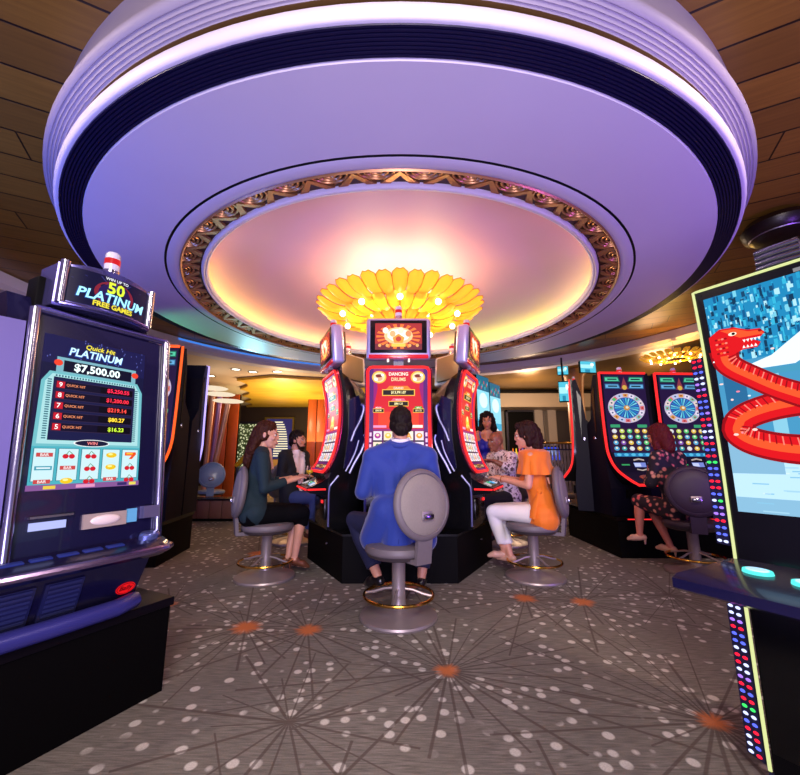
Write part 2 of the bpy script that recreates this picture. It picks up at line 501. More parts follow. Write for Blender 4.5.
mb = MB(); mb.lathe([(RR+.3, 3.28), (14, 3.28)], lowceil(), 60, T2, R(-25), R(95)); struct(mb, 'ceiling_right')
mb = MB(); mb.lathe([(RR+.3, 3.28), (14, 3.28)], mat('peach_plaster', '#e8d2bc', .6), 60, T2, R(95), R(205)); struct(mb, 'ceiling_left')
# scalloped golden ceiling panel on the left
gold = NT('golden_ceiling_fabric'); gp = gold.n('ShaderNodeNewGeometry').outputs['Position']
mpg = gold.n('ShaderNodeMapping'); gold.L(gp, mpg.inputs[0]); mpg.inputs['Rotation'].default_value = (0, 0, .5); mpg.inputs['Scale'].default_value = (1, 4, 1)
gold.L(gold.mix(gold.noise(mpg.outputs[0], 1.2, 4), '#c98f14', '#f6cf4c'), gold.b.inputs['Base Color']); gold.b.inputs['Roughness'].default_value = .45
pts = [(-.9, 10.55), (-.9, 16.0), (-6.4, 16.0)]
edge = []
for i in range(49):
    t = i/48; y = 15.9-t*5.5; x = -6.4+t*1.9
    edge.append((x+.28*abs(math.sin(t*PI*4)), y))
pts += edge+[(-3.4, 10.0), (-2.4, 10.3)]
mb = MB(); mb.prism(pts, (3.2, 3.27), gold.m); struct(mb, 'trim_9', smooth=False)
GREYW = mat('grey_wall', '#8f8880', .6, var=.05, scale=2)
WOODO = mat('orange_wood', '#a94a12', .4, var=.2, scale=6, coat=.2)
mb = MB(); mb.box((-10, 16.1, 0), (-.5, 16.3, 3.4), mat('dark_back_wall', '#2a1c16', .5)); struct(mb, 'wall_back')
mb = MB(); mb.box((-.5, 13.6, 0), (11, 13.8, 3.4), GREYW); struct(mb, 'wall_right_back')
mb = MB(); mb.box((-.6, 13.7, 0), (-.4, 16.3, 3.4), GREYW); struct(mb, 'wall_return')
mb = MB(); mb.box((-10.1, -.5, 0), (-9.9, 16.3, 3.4), mat('left_wall', '#6d4a52', .6, var=.1)); struct(mb, 'wall_left')
mb = MB(); mb.box((10.9, -.5, 0), (11.1, 13.8, 3.4), mat('right_wall', '#5a4660', .6, var=.1)); struct(mb, 'wall_right')

def px(x, y, Y):
    f, p = 385., R(10.4); a = (x-400)/f; b = (387.5-y)/f
    c, s = math.cos(p), math.sin(p); r = Vector((a, c-b*s, s+b*c)); t = Y/r.y
    return Vector((r.x*t, Y, 1.1+r.z*t))
# orange timber panels on both sides of the left recess
for k, (xa, xb, Y) in enumerate(((204, 236, 11.5), (306, 334, 12.5))):
    a, b = px(xa, 450, Y), px(xb, 450, Y); mb = MB(); n = 3
    for i in range(n):
        x0 = a.x+(b.x-a.x)*i/n; mb.box((x0+.012, Y, 0), (a.x+(b.x-a.x)*(i+1)/n-.012, Y+.08, 3.0), WOODO, bev=.01)
    mb.box((a.x, Y+.03, 0), (b.x, Y+.12, 3.0), BLACKM)
    struct(mb, 'wall_panel_'+('a', 'b')[k])
# beaded screen and window with louvres at the back of the recess
bead = NT('beaded_screen'); bpz = bead.n('ShaderNodeNewGeometry').outputs['Position']
vo = bead.n('ShaderNodeTexVoronoi'); bead.L(bpz, vo.inputs['Vector']); vo.inputs['Scale'].default_value = 13
bead.b.inputs['Base Color'].default_value = (*lin('#2c3a1c'), 1)
bead.L(bead.mix(bead.mr(vo.outputs['Distance'], .2, .5, 1, 0), '#1c2a12', bead.mix(vo.outputs['Color'], '#d8e8a8', '#fff8d0')), bead.b.inputs['Emission Color'])
bead.b.inputs['Emission Strength'].default_value = .85
a, b = px(221, 500, 14.5), px(262, 424, 14.5)
mb = MB(); mb.box((a.x, 14.5, .3), (b.x, 14.56, b.z), bead.m)
t = thing('beaded_screen', 'screen of glittering greenish beads at the far left behind the dark-haired woman', 'screen', ((a.x+b.x)/2, 14.5, 0))
o = mb.build('bead_panel', t); o.matrix_parent_inverse = Matrix.Translation((-(a.x+b.x)/2, -14.5, 0))
mb = MB()
for x in (a.x-.06, b.x): mb.box((x-(a.x+b.x)/2, -.04, 0), (x+.06-(a.x+b.x)/2, .08, b.z+.1), DARKMET)
mb.box((a.x-.06-(a.x+b.x)/2, -.04, b.z), (b.x+.06-(a.x+b.x)/2, .08, b.z+.1), DARKMET); mb.box((a.x-(a.x+b.x)/2, -.04, 0), (b.x-(a.x+b.x)/2, .08, .3), DARKMET)
mb.build('screen_frame', t)
# window_1
a, b = px(264.5, 459, 16), px(293, 419, 16)
t = thing('window_1', None, None, ((a.x+b.x)/2, 16.0, (a.z+b.z)/2)); t['kind'] = 'structure'
w, h = (b.x-a.x)/2, (b.z-a.z)/2
mb = MB(); mb.box((-w, 0, -h), (w, .03, h), mat('night_glass', '#1c1a34', .08, em='#3a3470', es=.6)); mb.build('window_pane', t)
mb = MB()
for x in (-w-.07, w): mb.box((x, -.08, -h-.07), (x+.07, .06, h+.07), mat('olive_gilt', '#7a6a2c', .35, .6))
for z in (-h-.07, h): mb.box((-w, -.08, z), (w, .06, z+.07), _M['olive_gilt'])
mb.build('window_frame', t)
mb = MB(); rng = random.Random(3)
for i in range(15):
    z = -h+.1+i*(2*h-.16)/15
    arc = math.sqrt(max(0, 1-(i/14.5)**2))
    mb.box((-w+.35, -.05, z), (-w+.4+(2*w-.55)*(.35+.65*arc), -.02, z+.045), em('louvre_light', '#fff2c8', 1.0))
    if i % 2: mb.box((-w+.03, -.05, z), (-w+.25, -.02, z+.03), em('louvre_blue', '#8a84d8', .8))
mb.build('louvre', t)
# gold bench-front panel under the window
a, b = px(258, 490, 13), px(300, 458, 13)
t = thing('upholstered_bench', 'pale gold upholstered bench back below the louvred window at the far left', 'bench', ((a.x+b.x)/2, 13, 0)); w = (b.x-a.x)/2+.25
OLIVE = mat('gold_upholstery', '#b89a52', .6, var=.1)
mb = MB()
for i in range(4): mb.box((-w+i*w/2+.01, 0, .45), (-w+(i+1)*w/2-.01, .16, 1.05), OLIVE, bev=.03)
mb.build('bench_back', t)
mb = MB(); mb.box((-w, -.5, .28), (w, 0, .46), OLIVE, bev=.03); mb.build('bench_seat', t)
mb = MB(); mb.box((-w, -.42, 0), (w, .1, .28), BLACKM); mb.build('bench_base', t)
# right back: bulkhead, pilasters, doorway, bar niche
mb = MB(); a = px(508, 402, 12.6); b = px(566, 388, 12.6)
mb.box((-.4, 12.5, 2.75), (9, 13.6, 3.2), mat('pale_bulkhead', '#b5a48c', .6)); struct(mb, 'trim_10')
mb = MB(); mb.box((-.4, 12.2, 3.2), (9, 13.6, 3.275), BLACKM); struct(mb, 'trim_11')
for k, x in enumerate((538, 551, 602)):
    a = px(x, 420, 13.4); mb = MB(); mb.box((a.x-.14, 13.3, 0), (a.x+.14, 13.6, 2.76), mat('pilaster_stone', '#a79c90', .6, var=.05)); struct(mb, 'pilaster_wall_%d' % k)
a, b = px(559, 470, 13.5), px(577, 409, 13.5)
t = thing('door_1', None, None, ((a.x+b.x)/2, 13.56, 0)); t['kind'] = 'structure'; w = (b.x-a.x)/2
mb = MB(); mb.box((-w, -.02, 0), (w, .02, b.z), mat('door_dark', '#241c22', .4, var=.1)); mb.build('door_leaf', t)
mb = MB()
for s in (-1, 1): mb.box((s*w-.05, -.06, 0), (s*w+.05, .03, b.z+.08), mat('door_casing', '#6a5c54', .5))
mb.box((-w, -.06, b.z), (w, .03, b.z+.08), _M['door_casing']); mb.build('door_frame', t)
a, b = px(509, 452, 13.2), px(541, 409, 13.2)
t = thing('back_bar', 'dark bar niche with coloured bottles of light at the far back wall', 'bar', ((a.x+b.x)/2, 13.3, 0)); w = (b.x-a.x)/2
mb = MB(); mb.box((-w, .1, 1.0), (w, .28, b.z), BLACKM); mb.build('bar_niche', t)
mb = MB(); mb.box((-w, -.3, 0), (w, .28, 1.0), mat('bar_wood', '#5c3418', .4, var=.2)); mb.box((-w-.05, -.35, 1.0), (w+.05, .1, 1.06), GOLD); mb.build('bar_counter', t)
mb = MB()
for s in (-w, w-.06): mb.box((s, .02, 1.06), (s+.06, .12, b.z), DARKMET)
mb.box((-w, .02, b.z-.08), (w, .12, b.z), DARKMET); mb.build('bar_frame', t)
cols = ['#ff7a28', '#ffd23a', '#ff4a8a', '#4a7aff', '#fff0d0', '#c83cff', '#ff9a3a']
for i in range(9):
    x = -w+.15+i*(2*w-.3)/8; c = em('bar_glow_%d' % (i % 7), cols[i % 7], .9)
    mb = MB(); mb.lathe([(0.001, 0), (.05, 0), (.05, .2), (.02, .27), (.02, .36), (.001, .36)], c, 10)
    o = mb.build('bottle', loc=(t.location.x+x, 13.24, 1.063))
    tag(o, 'small glowing bottle standing on the far back bar', 'bottle', 'bottles on the back bar')
# gold column behind the right-hand machines
a = px(567, 372, 9.5); b = px(580, 372, 9.5)
mb = MB(); mb.lathe([(.30, 0), (.30, .12), (.21, .16), (.19, 2.7), (.23, 3.1), (.3, 3.2), (.3, 3.28)], mat('tan_column', '#b07a4c', .4, var=.1), 28, Matrix.Translation(((a.x+b.x)/2, 9.5, 0)))
struct(mb, 'column')
# ------------------------------------------------------------------ shared bits
def E(c, s=.95): return em('c_'+c.lstrip('#')+('' if s == .95 else '_%d' % int(s*100)), c, s)
def signal_lamp(parent, x, y, z, k=1.0):
    mb = MB(); M = Matrix.Translation((x, y, z)) @ Matrix.Scale(k, 4)
    mb.lathe([(.001, 0), (.05, 0), (.05, .012), (.04, .016), (.04, .05), (.001, .05)], CHROME, 20, M)
    o = mb.build('signal_lamp', parent)
    mb = MB()
    mb.lathe([(.036, .05), (.036, .085)], mat('lamp_clear', '#b8b4c4', .15, coat=.5, em='#c8c0e0', es=.25), 20, M)
    mb.lathe([(.037, .085), (.037, .118)], em('lamp_red', '#e0202a', .9), 20, M)
    mb.lathe([(.036, .118), (.036, .145), (.028, .156), (.001, .158)], mat('lamp_cap', '#cfcad8', .2, coat=.5), 20, M)
    mb.build('lamp_lens', o)
def outline(fn, w, r, n=24, v0=0., v1=1., off=.01, corner=.05, bottom=True, top=True):
    """rounded-rectangle path around a display"""
    L = fn.length; c = corner; cv = corner/L; pts = []
    for i in range(n+1): pts.append((w, v0+cv+(v1-v0-2*cv)*i/n))
    if top:
        for q in (30, 60): pts.append((w-c+c*math.cos(R(q)), v1-cv+cv*math.sin(R(q))))
        for i in range(5): pts.append((w-c-(2*w-2*c)*i/4, v1))
        for q in (120, 150): pts.append((-w+c+c*math.cos(R(q)), v1-cv+cv*math.sin(R(q))))
    for i in range(n+1): pts.append((-w, v1-cv-(v1-v0-2*cv)*i/n))
    if bottom:
        for q in (210, 240): pts.append((-w+c+c*math.cos(R(q)), v0+cv+cv*math.sin(R(q))))
        for i in range(5): pts.append((-w+c+(2*w-2*c)*i/4, v0))
        for q in (300, 330): pts.append((w-c+c*math.cos(R(q)), v0+cv+cv*math.sin(R(q))))
    return [fn(u, v, off) for u, v in pts]

# ------------------------------------------------------------------ curved red machine of the middle pod
def art_red(s):
    N = 10
    s.rect(-.29, .02, .29, .98, E('#5d1d7c'), 1, 1, 24)
    s.rect(-.25, .40, .25, .98, E('#a3157a'), 2, 1, 14)
    s.poly([(-.25, .42), (.25, .42), (.25, .62), (.21, .80), (.23, .96), (-.23, .96), (-.21, .80), (-.25, .62)], E('#e01226', 1.0), 3)
    s.rect(-.2, .44, .2, .58, E('#ff3a1a'), 4, 1, 3)
    s.rect(-.29, .02, .29, .40, E('#6a1170'), 2, 1, 8)
    for x in (-.195, .195):
        s.disc(x, .905, .072, .058, E('#ffc93c', 1.0), 5); s.disc(x, .905, .058, .046, E('#ffe9b0', 1.0), 6)
        s.disc(x, .895, .034, .026, E('#f3b48a'), 7); s.disc(x, .918, .036, .015, E('#8a2a18'), 8)
        s.disc(x-.03, .885, .02, .016, E('#ffffff', 1.0), 9); s.disc(x+.035, .925, .016, .013, E('#ffffff', 1.0), 9)
    s.text('DANCING', 0, .935, .032, E('#fff3e0', 1.1), 8, .2, .03); s.text('DRUMS', 0, .885, .034, E('#ffd9a0', 1.1), 8, .18, .03)
    def plate(x, y, w, h, t, head, hc):
        s.poly([(x-w*.8, y+h*.5), (x+w*.8, y+h*.5), (x+w*.55, y+h*1.25), (x-w*.55, y+h*1.25)], E(hc, 1.0), 5)
        if head: s.text(head, x, y+h*.85, h*.42, E('#fff8e0', 1.1), 9, w*1.0)
        s.rect(x-w, y-h*.62, x+w, y+h*.62, E('#ffc648', 1.0), 6); s.rect(x-w*.94, y-h*.46, x+w*.94, y+h*.46, E('#140606'), 7)
        s.text(t, x, y, h*.6, E('#fff2b0', 1.2), 9, w*1.6, .03)
    plate(0, .76, .165, .05, '$13,991.07', 'GRAND', '#ff8a1e')
    plate(0, .655, .1, .04, '$861.21', 'MAJOR', '#ff6a8a')
    plate(-.2, .59, .055, .032, '$55.30', 'MINOR', '#e8306a'); plate(.2, .59, .055, .032, '$11.12', 'MINI', '#48b048')
    # golden figure
    s.disc(0, .50, .085, .075, E('#ff8a1a', 1.0), 5); s.disc(0, .515, .06, .05, E('#ffd23c', 1.1), 6); s.disc(0, .545, .04, .028, E('#fff0a0', 1.1), 7)
    s.disc(-.045, .47, .03, .022, E('#ffe070', 1.1), 7); s.disc(.045, .47, .03, .022, E('#ffe070', 1.1), 7); s.disc(0, .455, .026, .02, E('#e8481c'), 8)
    s.rect(.1, .43, .24, .455, E('#fff7e8', 1.1), 5); s.rect(-.25, .43, -.12, .452, E('#ff9ad0', 1.0), 5)
    # reels
    cols = ['#f6e8ff', '#ffe8d0', '#e8f4ff', '#f8f0e0', '#ffe8f0']; sy = ['#e0202c', '#f0a020', '#2c8c48', '#2c58c8', '#c02c9c', '#f0d040', '#38b0c0']
    rng = random.Random(5)
    for i in range(5):
        u = -.205+i*.1025; s.rect(u-.046, .10, u+.046, .40, E('#2a0a3a'), 4, 1, 5)
        for j in range(3):
            v = .355-j*.1; s.rect(u-.042, v-.042, u+.042, v+.042, E(cols[(i+j) % 5], 1.0), 5)
            k = rng.randrange(7)
            if rng.random() < .6: s.disc(u, v, .031, .026, E(sy[k]), 6, 12); s.disc(u, v+.006, .016, .012, E('#fff6d0'), 7, 8)
            else: s.text('JQKA9'[rng.randrange(5)], u, v, .055, E(sy[k]), 6, .06, .03)
    for x in (-.275, .275):
        for j in range(5): s.rect(x-.01, .13+j*.055, x+.01, .165+j*.055, E('#ffd0ff', 1.0), 4)
    s.rect(-.27, .035, .27, .085, E('#35102a'), 4); s.rect(-.06, .042, .06, .078, E('#f0a02c', 1.0), 5); s.rect(-.045, .048, .045, .072, E('#3a1010'), 6)
    for x in (-.2, -.13, .13, .2): s.disc(x, .06, .02, .016, E('#ffe0a0'), 5, 12)

def art_top(s, w, h):
    s.rect(-w, -h, w, h, E('#b8202a'), 1)
    s.rect(-w, -h, w, -h*.55, E('#7a1030'), 2)
    n = 18
    for i in range(n):
        a = 2*PI*i/n; s.poly([(0, 0), (w*.95*math.cos(a-.09), h*.95*math.sin(a-.09)), (w*.95*math.cos(a+.09), h*.95*math.sin(a+.09))], E('#ff7a2c', 1.05), 3)
    s.disc(0, h*.05, w*.62, h*.66, E('#ffc890', 1.15), 4, 14); s.disc(0, h*.1, w*.5, h*.5, E('#fff4e0', 1.3), 5, 9)
    for i, x in enumerate((-.55, -.25, .1, .42)): s.disc(x*w, h*(.45-.25*(i % 2)), w*.13, h*.24, E(['#fff6ea', '#ffb27a', '#ffe8c8', '#ff8a5a'][i], 1.15), 6, 9)
    s.poly([(-.18*w, -.5*h), (.18*w, -.5*h), (.26*w, -.1*h), (0, .2*h), (-.26*w, -.1*h)], E('#f3a23a', 1.0), 7)
    s.disc(0, -.2*h, .12*w, .2*h, E('#d8382c'), 8, 12); s.rect(-.3*w, -.78*h, .3*w, -.55*h, E('#ffcf50', 1.1), 7)
    for i in range(6): s.disc(w*(-.8+.32*i), -h*.68, w*.07, h*.13, E('#ffb060', 1.0), 6, 9)

def pod_machine():
    t = thing('slot_machine', 'red curved-screen slot machine facing us, in front of the blue-suited man', 'slot machine', (-.015, 3.68, 0), 0, 'red slot machines of the central pod')
    sl = [(.42, .05, .34, .60, .30), (.74, .05, .36, .62, .30), (.93, .06, .37, .62, .30), (1.2, .17, .38, .62, .30), (1.5, .20, .36, .60, .30), (1.7, .19, .33, .54, .29), (1.85, .17, .29, .44, .27), (1.95, .15, .24, .32, .24), (2.0, .14, .19, .22, .2)]
    rings = [[(-w, f, z), (w, f, z), (w, b1, z), (w*.42, b2, z), (-w*.42, b2, z), (-w, b1, z)] for z, f, b1, b2, w in sl]
    mb = MB(); mb.loft(rings, BLACK); mb.build('cabinet_body', t, angle=30)
    fn = profile_fn([(0., .965), (.055, 1.05), (.11, 1.2), (.142, 1.4), (.148, 1.6), (.13, 1.8), (.085, 2.0)])
    mb = MB(); s = Scr(fn, mb, .0008); s.rect(-.305, 0, .305, 1, BLACK, 0, 1, 24); art_red(s); mb.build('screen', t)
    mb = MB()
    vs = [fn(u, v/24, -.004) for v in range(25) for u in (-.32, .32)]; vs2 = [p+Vector((0, .06, 0)) for p in vs]
    rings = [[vs[2*i], vs[2*i+1], vs2[2*i+1], vs2[2*i]] for i in range(25)]
    mb.loft(rings, BLACK); mb.build('screen_back', t)
    mb = MB(); mb.tube(outline(fn, .308, 1, off=.004), .015, RED_L, 10, closed=True)
    mb.build('screen_frame', t)
    mb = MB(); mb.tube(outline(fn, .326, 1, off=-.016, v0=-.012, v1=1.012, corner=.06), .013, mat('red_chrome', '#c84a58', .2, .9), 8, closed=True); mb.build('outer_trim', t)
    # button deck
    mb = MB()
    side = [(.05, .74), (-.12, .765), (-.155, .79), (-.155, .815), (-.02, .865), (.04, .90), (.08, .93), (.08, .74)]
    mb.loft([[(-.29, y, z) for y, z in side], [(.29, y, z) for y, z in side]], BLACK)
    d = mb.build('button_deck', t, angle=25)
    mb = MB(); mb.tube([(-.292, .03, .80), (-.292, -.14, .80), (-.26, -.163, .80), (.26, -.163, .80), (.292, -.14, .80), (.292, .03, .80)], .009, RED_L, 8); mb.build('deck_edge_light', d)
    dk = flat_fn((0, -.085, .842), (1, 0, 0), (0, .135, .05))
    for k, (u, v, w, h, c) in enumerate(((-.17, .0, .05, .035, '#c8c0c8'), (-.03, .025, .03, .018, '#38d088'), (.11, .01, .035, .03, '#58b8f0'), (.2, .0, .03, .025, '#e8e0f8'), (-.03, -.035, .12, .012, '#584838'))):
        mb = MB(); q = Scr(dk, mb, .001)
        pts = [(u-w, v-h), (u+w, v-h), (u+w, v+h), (u-w, v+h)]
        mb.loft([[dk(a, b, 0) for a, b in pts], [dk(a, b, .006) for a, b in pts]], E(c, .8)); mb.build('deck_button', d)
    mb = MB(); fp = flat_fn((0, .02, .925), (1, 0, 0), (0, -.03, .05)); q = Scr(flat_fn((0, .03, .935), (1, 0, 0), (0, -.35, 1)), mb)
    mb.loft([[(-.28, .075, .895), (.28, .075, .895), (.28, .075, .96), (-.28, .075, .96)], [(-.28, .035, .89), (.28, .035, .89), (.28, .0, .955), (-.28, .0, .955)]], mat('smoked_panel', '#3a2420', .25, coat=.4)); mb.build('ticket_panel', t)
    # chrome side armour
    for sx in (-1, 1):
        mb = MB(); x = sx*.312
        for pts, r in (([(.37, 1.66), (.40, 1.62), (.37, 1.5), (.31, 1.38), (.27, 1.27)], .016), ([(.41, 1.34), (.42, 1.28), (.38, 1.17), (.31, 1.05), (.26, .95)], .016), ([(.35, 1.28), (.32, 1.17), (.27, 1.06), (.22, .97)], .010), ([(.15, .93), (.1, .87), (.06, .8), (.06, .55), (.06, .45)], .012)):
            mb.tube([(x, p.x, p.y) for p in crom(pts, 14)], r, mat('blue_chrome', '#6d6d98', .3, .9), 8)
        mb.build('side_armour', t)
        mb = MB()
        side = [(.38, 1.62), (.34, 1.75), (.24, 1.7), (.24, 1.35), (.2, 1.0), (.33, 1.05), (.40, 1.25), (.39, 1.4)]
        mb.loft([[(sx*.30, y, z) for y, z in side], [(sx*.312, y, z) for y, z in side]], mat('navy_gloss', '#1a1840', .15, .2, coat=.6)); mb.build('side_panel', t)
    mb = MB(); mb.box((-.22, .035, .5), (.22, .06, .7), BLACK, bev=.01); mb.build('belly_door', t)
    mb = MB(); mb.box((.12, .02, .655), (.17, .05, .685), RED_L, bev=.006); mb.build('lock_light', t)
    # topper
    g = 'topper'
    mb = MB(); mb.box((-.05, .12, 1.95), (.05, .2, 2.1), DARKMET)
    mb.box((-.115, .06, 2.045), (-.095, .1, 2.10), STEEL); mb.box((.095, .06, 2.045), (.115, .1, 2.10), STEEL); mb.build('topper_post', t)
    M = Matrix.Translation((0, .10, 2.29)) @ Matrix.Rotation(R(4), 4, 'X')
    mb = MB(); mb.box((-.325, -.06, -.215), (.325, .07, .215), mat('violet_silver', '#c4bede', .28, .5), M, bev=.035, seg=3)
    tp = mb.build('topper', t)
    mb = MB(); mb.box((-.285, -.066, -.15), (.285, -.055, .185), BLACK, M, bev=.004); mb.box((-.3, -.07, -.205), (.3, -.05, -.165), mat('red_lacquer', '#b01a24', .2, coat=.5, em='#ff2030', es=.35), M, bev=.008)
    mb.build('topper_bezel', tp)
    f0 = flat_fn((0, -.0665, .0175), (1, 0, 0), (0, 0, 1)); mb = MB(); s = Scr(lambda u, v, o: M @ f0(u, v, o), mb, .0008); art_top(s, .235, .135); mb.build('topper_screen', tp)
    mb = MB(); mb.box((-.22, .065, -.17), (.22, .12, .17), mat('taupe_metal', '#6b5a50', .4, .4), M, bev=.02); mb.build('topper_back', tp)
    signal_lamp(tp, 0, .12, 2.495, 1.0)
    return t
PM = pod_machine()
def pod_pos(deg, dist):  # deg 0 = towards us, positive = anticlockwise seen from above
    a = R(deg); return (math.sin(a)*dist, 4.59-math.cos(a)*dist, 0)
def podspot(deg): return pod_pos(deg, .91)
dup(PM, pod_pos(-63, .975), R(-67), 'red slot machine on the left face of the pod, played by the dark-haired woman')
dup(PM, pod_pos(63, .975), R(67), 'red slot machine on the right face of the pod, played by the woman in orange')
dup(PM, pod_pos(-126, 1.0), R(-125), 'red slot machine at the back left of the pod, in front of the bearded man')
dup(PM, pod_pos(126, 1.0), R(125), 'red slot machine at the back right of the pod, facing the bald man')
t = thing('machine_plinth', 'black six-sided plinth carrying the red slot machines in the middle', 'plinth', (0, 4.59, 0))
hx = lambda r: [(r*math.cos(R(60*i)), r*math.sin(R(60*i))) for i in range(6)]
mb = MB(); mb.loft([[(x, y, 0) for x, y in hx(1.04)], [(x, y, .40) for x, y in hx(1.04)]], BLACKM); mb.build('plinth_body', t)
mb = MB(); mb.loft([[(x, y, .40) for x, y in hx(1.05)], [(x, y, .42) for x, y in hx(1.05)]], BLACK); mb.build('plinth_lid', t)
for dg in (0, -60, 60):
    mb = MB(); M = Matrix.Rotation(R(dg), 4, 'Z') @ Matrix.Translation((.12, -.905, .27)) @ Matrix.Rotation(R(90), 4, 'X')
    mb.lathe([(.001, .012), (.009, .012), (.011, 0)], CHROME, 12, M); mb.build('lock', t)

# ------------------------------------------------------------------ left foreground machine
AX, AY, TH = -1.13, 2.09, R(63.95)
def left_machine():
    # local: x right, y into the cabinet, origin on the plinth's front line; its middle lies at x=-.44
    M0 = Matrix.Translation((AX, AY, 0)) @ Matrix.Rotation(TH, 4, 'Z')
    loc = M0 @ Vector((-.408, 0, 0))
    t = thing('slot_machine', 'large silver-edged slot machine in the left foreground with a blue paytable screen', 'slot machine', loc, TH)
    W = .277
    VIO = mat('satin_lavender_panel', '#7a70b0', .35, .5)
    mb = MB(); sl = [(.42, .14, .62), (.70, .10, .62), (.74, .09, .62), (1.55, .18, .62), (1.72, .2, .60), (1.80, .24, .5)]
    mb.loft([[(-.33, f, z), (.25, f, z), (.25, b, z), (-.33, b, z)] for z, f, b in sl], NAVYB); mb.build('cabinet_body', t)
    mb = MB(); mb.loft([[(-.40, .02+.09*k, .85+.80*k), (-.30, .0+.09*k, .85+.80*k), (-.30, .3, .85+.80*k), (-.38, .3, .85+.80*k)] for k in (0, .5, 1)], VIO); mb.build('side_panel', t)
    mb = MB(); mb.tube([(-.405, .02+.09*k, .85+.81*k) for k in (0, .25, .5, .75, 1)], .022, CHROME, 8); mb.build('side_rail', t)
    # front door: leaning slightly
    o = Vector((0, .0, .72)); Y = Vector((0, .1, .99)).normalized(); fn = flat_fn(o, (1, 0, 0), Y)
    mb = MB()
    pts = [(-W, 0), (W, 0), (W, .985), (-W, .985)]
    mb.loft([[fn(u, v, 0) for u, v in pts], [fn(u, v, -.09) for u, v in pts]], NAVYB); mb.build('door_panel', t)
    fr = []
    for u, v in ((W, -.02), (W, .5), (W, .97), (W-.03, 1.0), (0, 1.0), (-W+.03, 1.0), (-W, .97), (-W, .5), (-W, -.02)): fr.append((u, v))
    mb = MB()
    for a, b in (((W, 0), (W, 1.0)), ((-W, 0), (-W, 1.0))):
        for i in range(1): mb.tube([fn(a[0], a[1]+(b[1]-a[1])*k/6, .008) for k in range(7)], .02, CHROME, 10)
    mb.tube([fn(-W, 1.0, .008), fn(-W*.5, 1.0, .008), fn(0, 1.0, .008), fn(W*.5, 1.0, .008), fn(W, 1.0, .008)], .016, mat('violet_chrome', '#8c86c8', .2, .95), 10)
    mb.build('door_frame', t)
    # display artwork
    mb = MB(); s = Scr(fn, mb, .0009)
    x0, x1, y0, y1 = -.235, .175, .255, .905
    s.rect(x0, y0, x1, y1, E('#15163c'), 1); s.rect(x0, .78, x1, y1, E('#1c1b4e'), 2)
    rng = random.Random(2)
    for i in range(40): u = rng.uniform(x0, x1); v = rng.uniform(.80, y1); s.rect(u, v, u+.003, v+.006, E('#6a72c8'), 3)
    cx = (x0+x1)/2
    s.text('Quick Hit', cx+.005, .878, .026, E('#f2e23a', 1.2), 5, .16, .015, .25)
    s.text('PLATINUM', cx-.008, .843, .040, E('#1f52b8'), 4, .215, .06, .18); s.text('PLATINUM', cx-.008, .845, .036, E('#c8f0ff', 1.2), 5, .21, .02, .18)
    s.rect(x0+.05, .745, x1-.04, .812, E('#7fb8c8'), 3); s.rect(x0+.075, .75, x1-.06, .80, E('#0c0c2a'), 4)
    s.text('$7,500.00', cx, .773, .042, E('#eaffff', 1.3), 6, .235, .03)
    for x in (x0+.055, x1-.045): s.disc(x, .785, .016, .014, E('#e8402a', 1.1), 6, 12)
    s.poly([(x0+.0, .43), (x1-.0, .43), (x1-.005, .70), (x1-.03, .745), (x0+.03, .745), (x0+.005, .70)], E('#74c2cc'), 3)
    s.poly([(x0+.012, .44), (x1-.012, .44), (x1-.018, .70), (x1-.04, .735), (x0+.04, .735), (x0+.018, .70)], E('#b0e4e8'), 4)
    s.rect(x0+.045, .455, x1-.04, .722, E('#1a1c48'), 5)
    for i in range(26):
        v = .46+i*.0098
        for x in (x0+.032, x1-.034): s.rect(x-.007, v, x+.007, v+.005, E('#2c6a80'), 6)
    for i in range(30):
        u = x0+.05+i*.0107; s.rect(u, .724, u+.006, .732, E('#2c6a80'), 6)
    vals = ['$5,250.55', '$1,200.00', '$219.14', '$80.27', '$16.23']; cc = ['#ff2a50', '#ff3048', '#ff4a40', '#ffd83a', '#c8f03a']
    for i in range(5):
        v = .69-i*.045
        s.rect(x0+.052, v-.018, x1-.048, v+.018, E('#3a2a4a'), 6); s.rect(x0+.054, v-.016, x1-.05, v+.016, E('#120d2a'), 7)
        s.rect(x0+.056, v-.014, x0+.085, v+.014, E('#c81c30', 1.0), 8); s.text('98765'[i], x0+.07, v, .02, E('#ffffff', 1.1), 9)
        s.text('QUICK HIT', x0+.125, v, .013, E('#ff9a6a', 1.0), 9, .07)
        s.rect(x1-.19, v-.014, x1-.052, v+.014, E('#0a0614'), 8)
        s.text(vals[i], x1-.115, v, .022, E(cc[i], 1.25), 9, .12, .03)
    s.disc(cx, .445, .07, .016, E('#f0f4f8', 1.0), 7, 20); s.disc(cx, .445, .064, .013, E('#1a1a3a'), 8, 20); s.text('WIN', cx, .445, .014, E('#ff8a8a', 1.1), 9, .08)
    s.rect(x0, y0+.02, x1, .43, E('#4fb4c4'), 3)
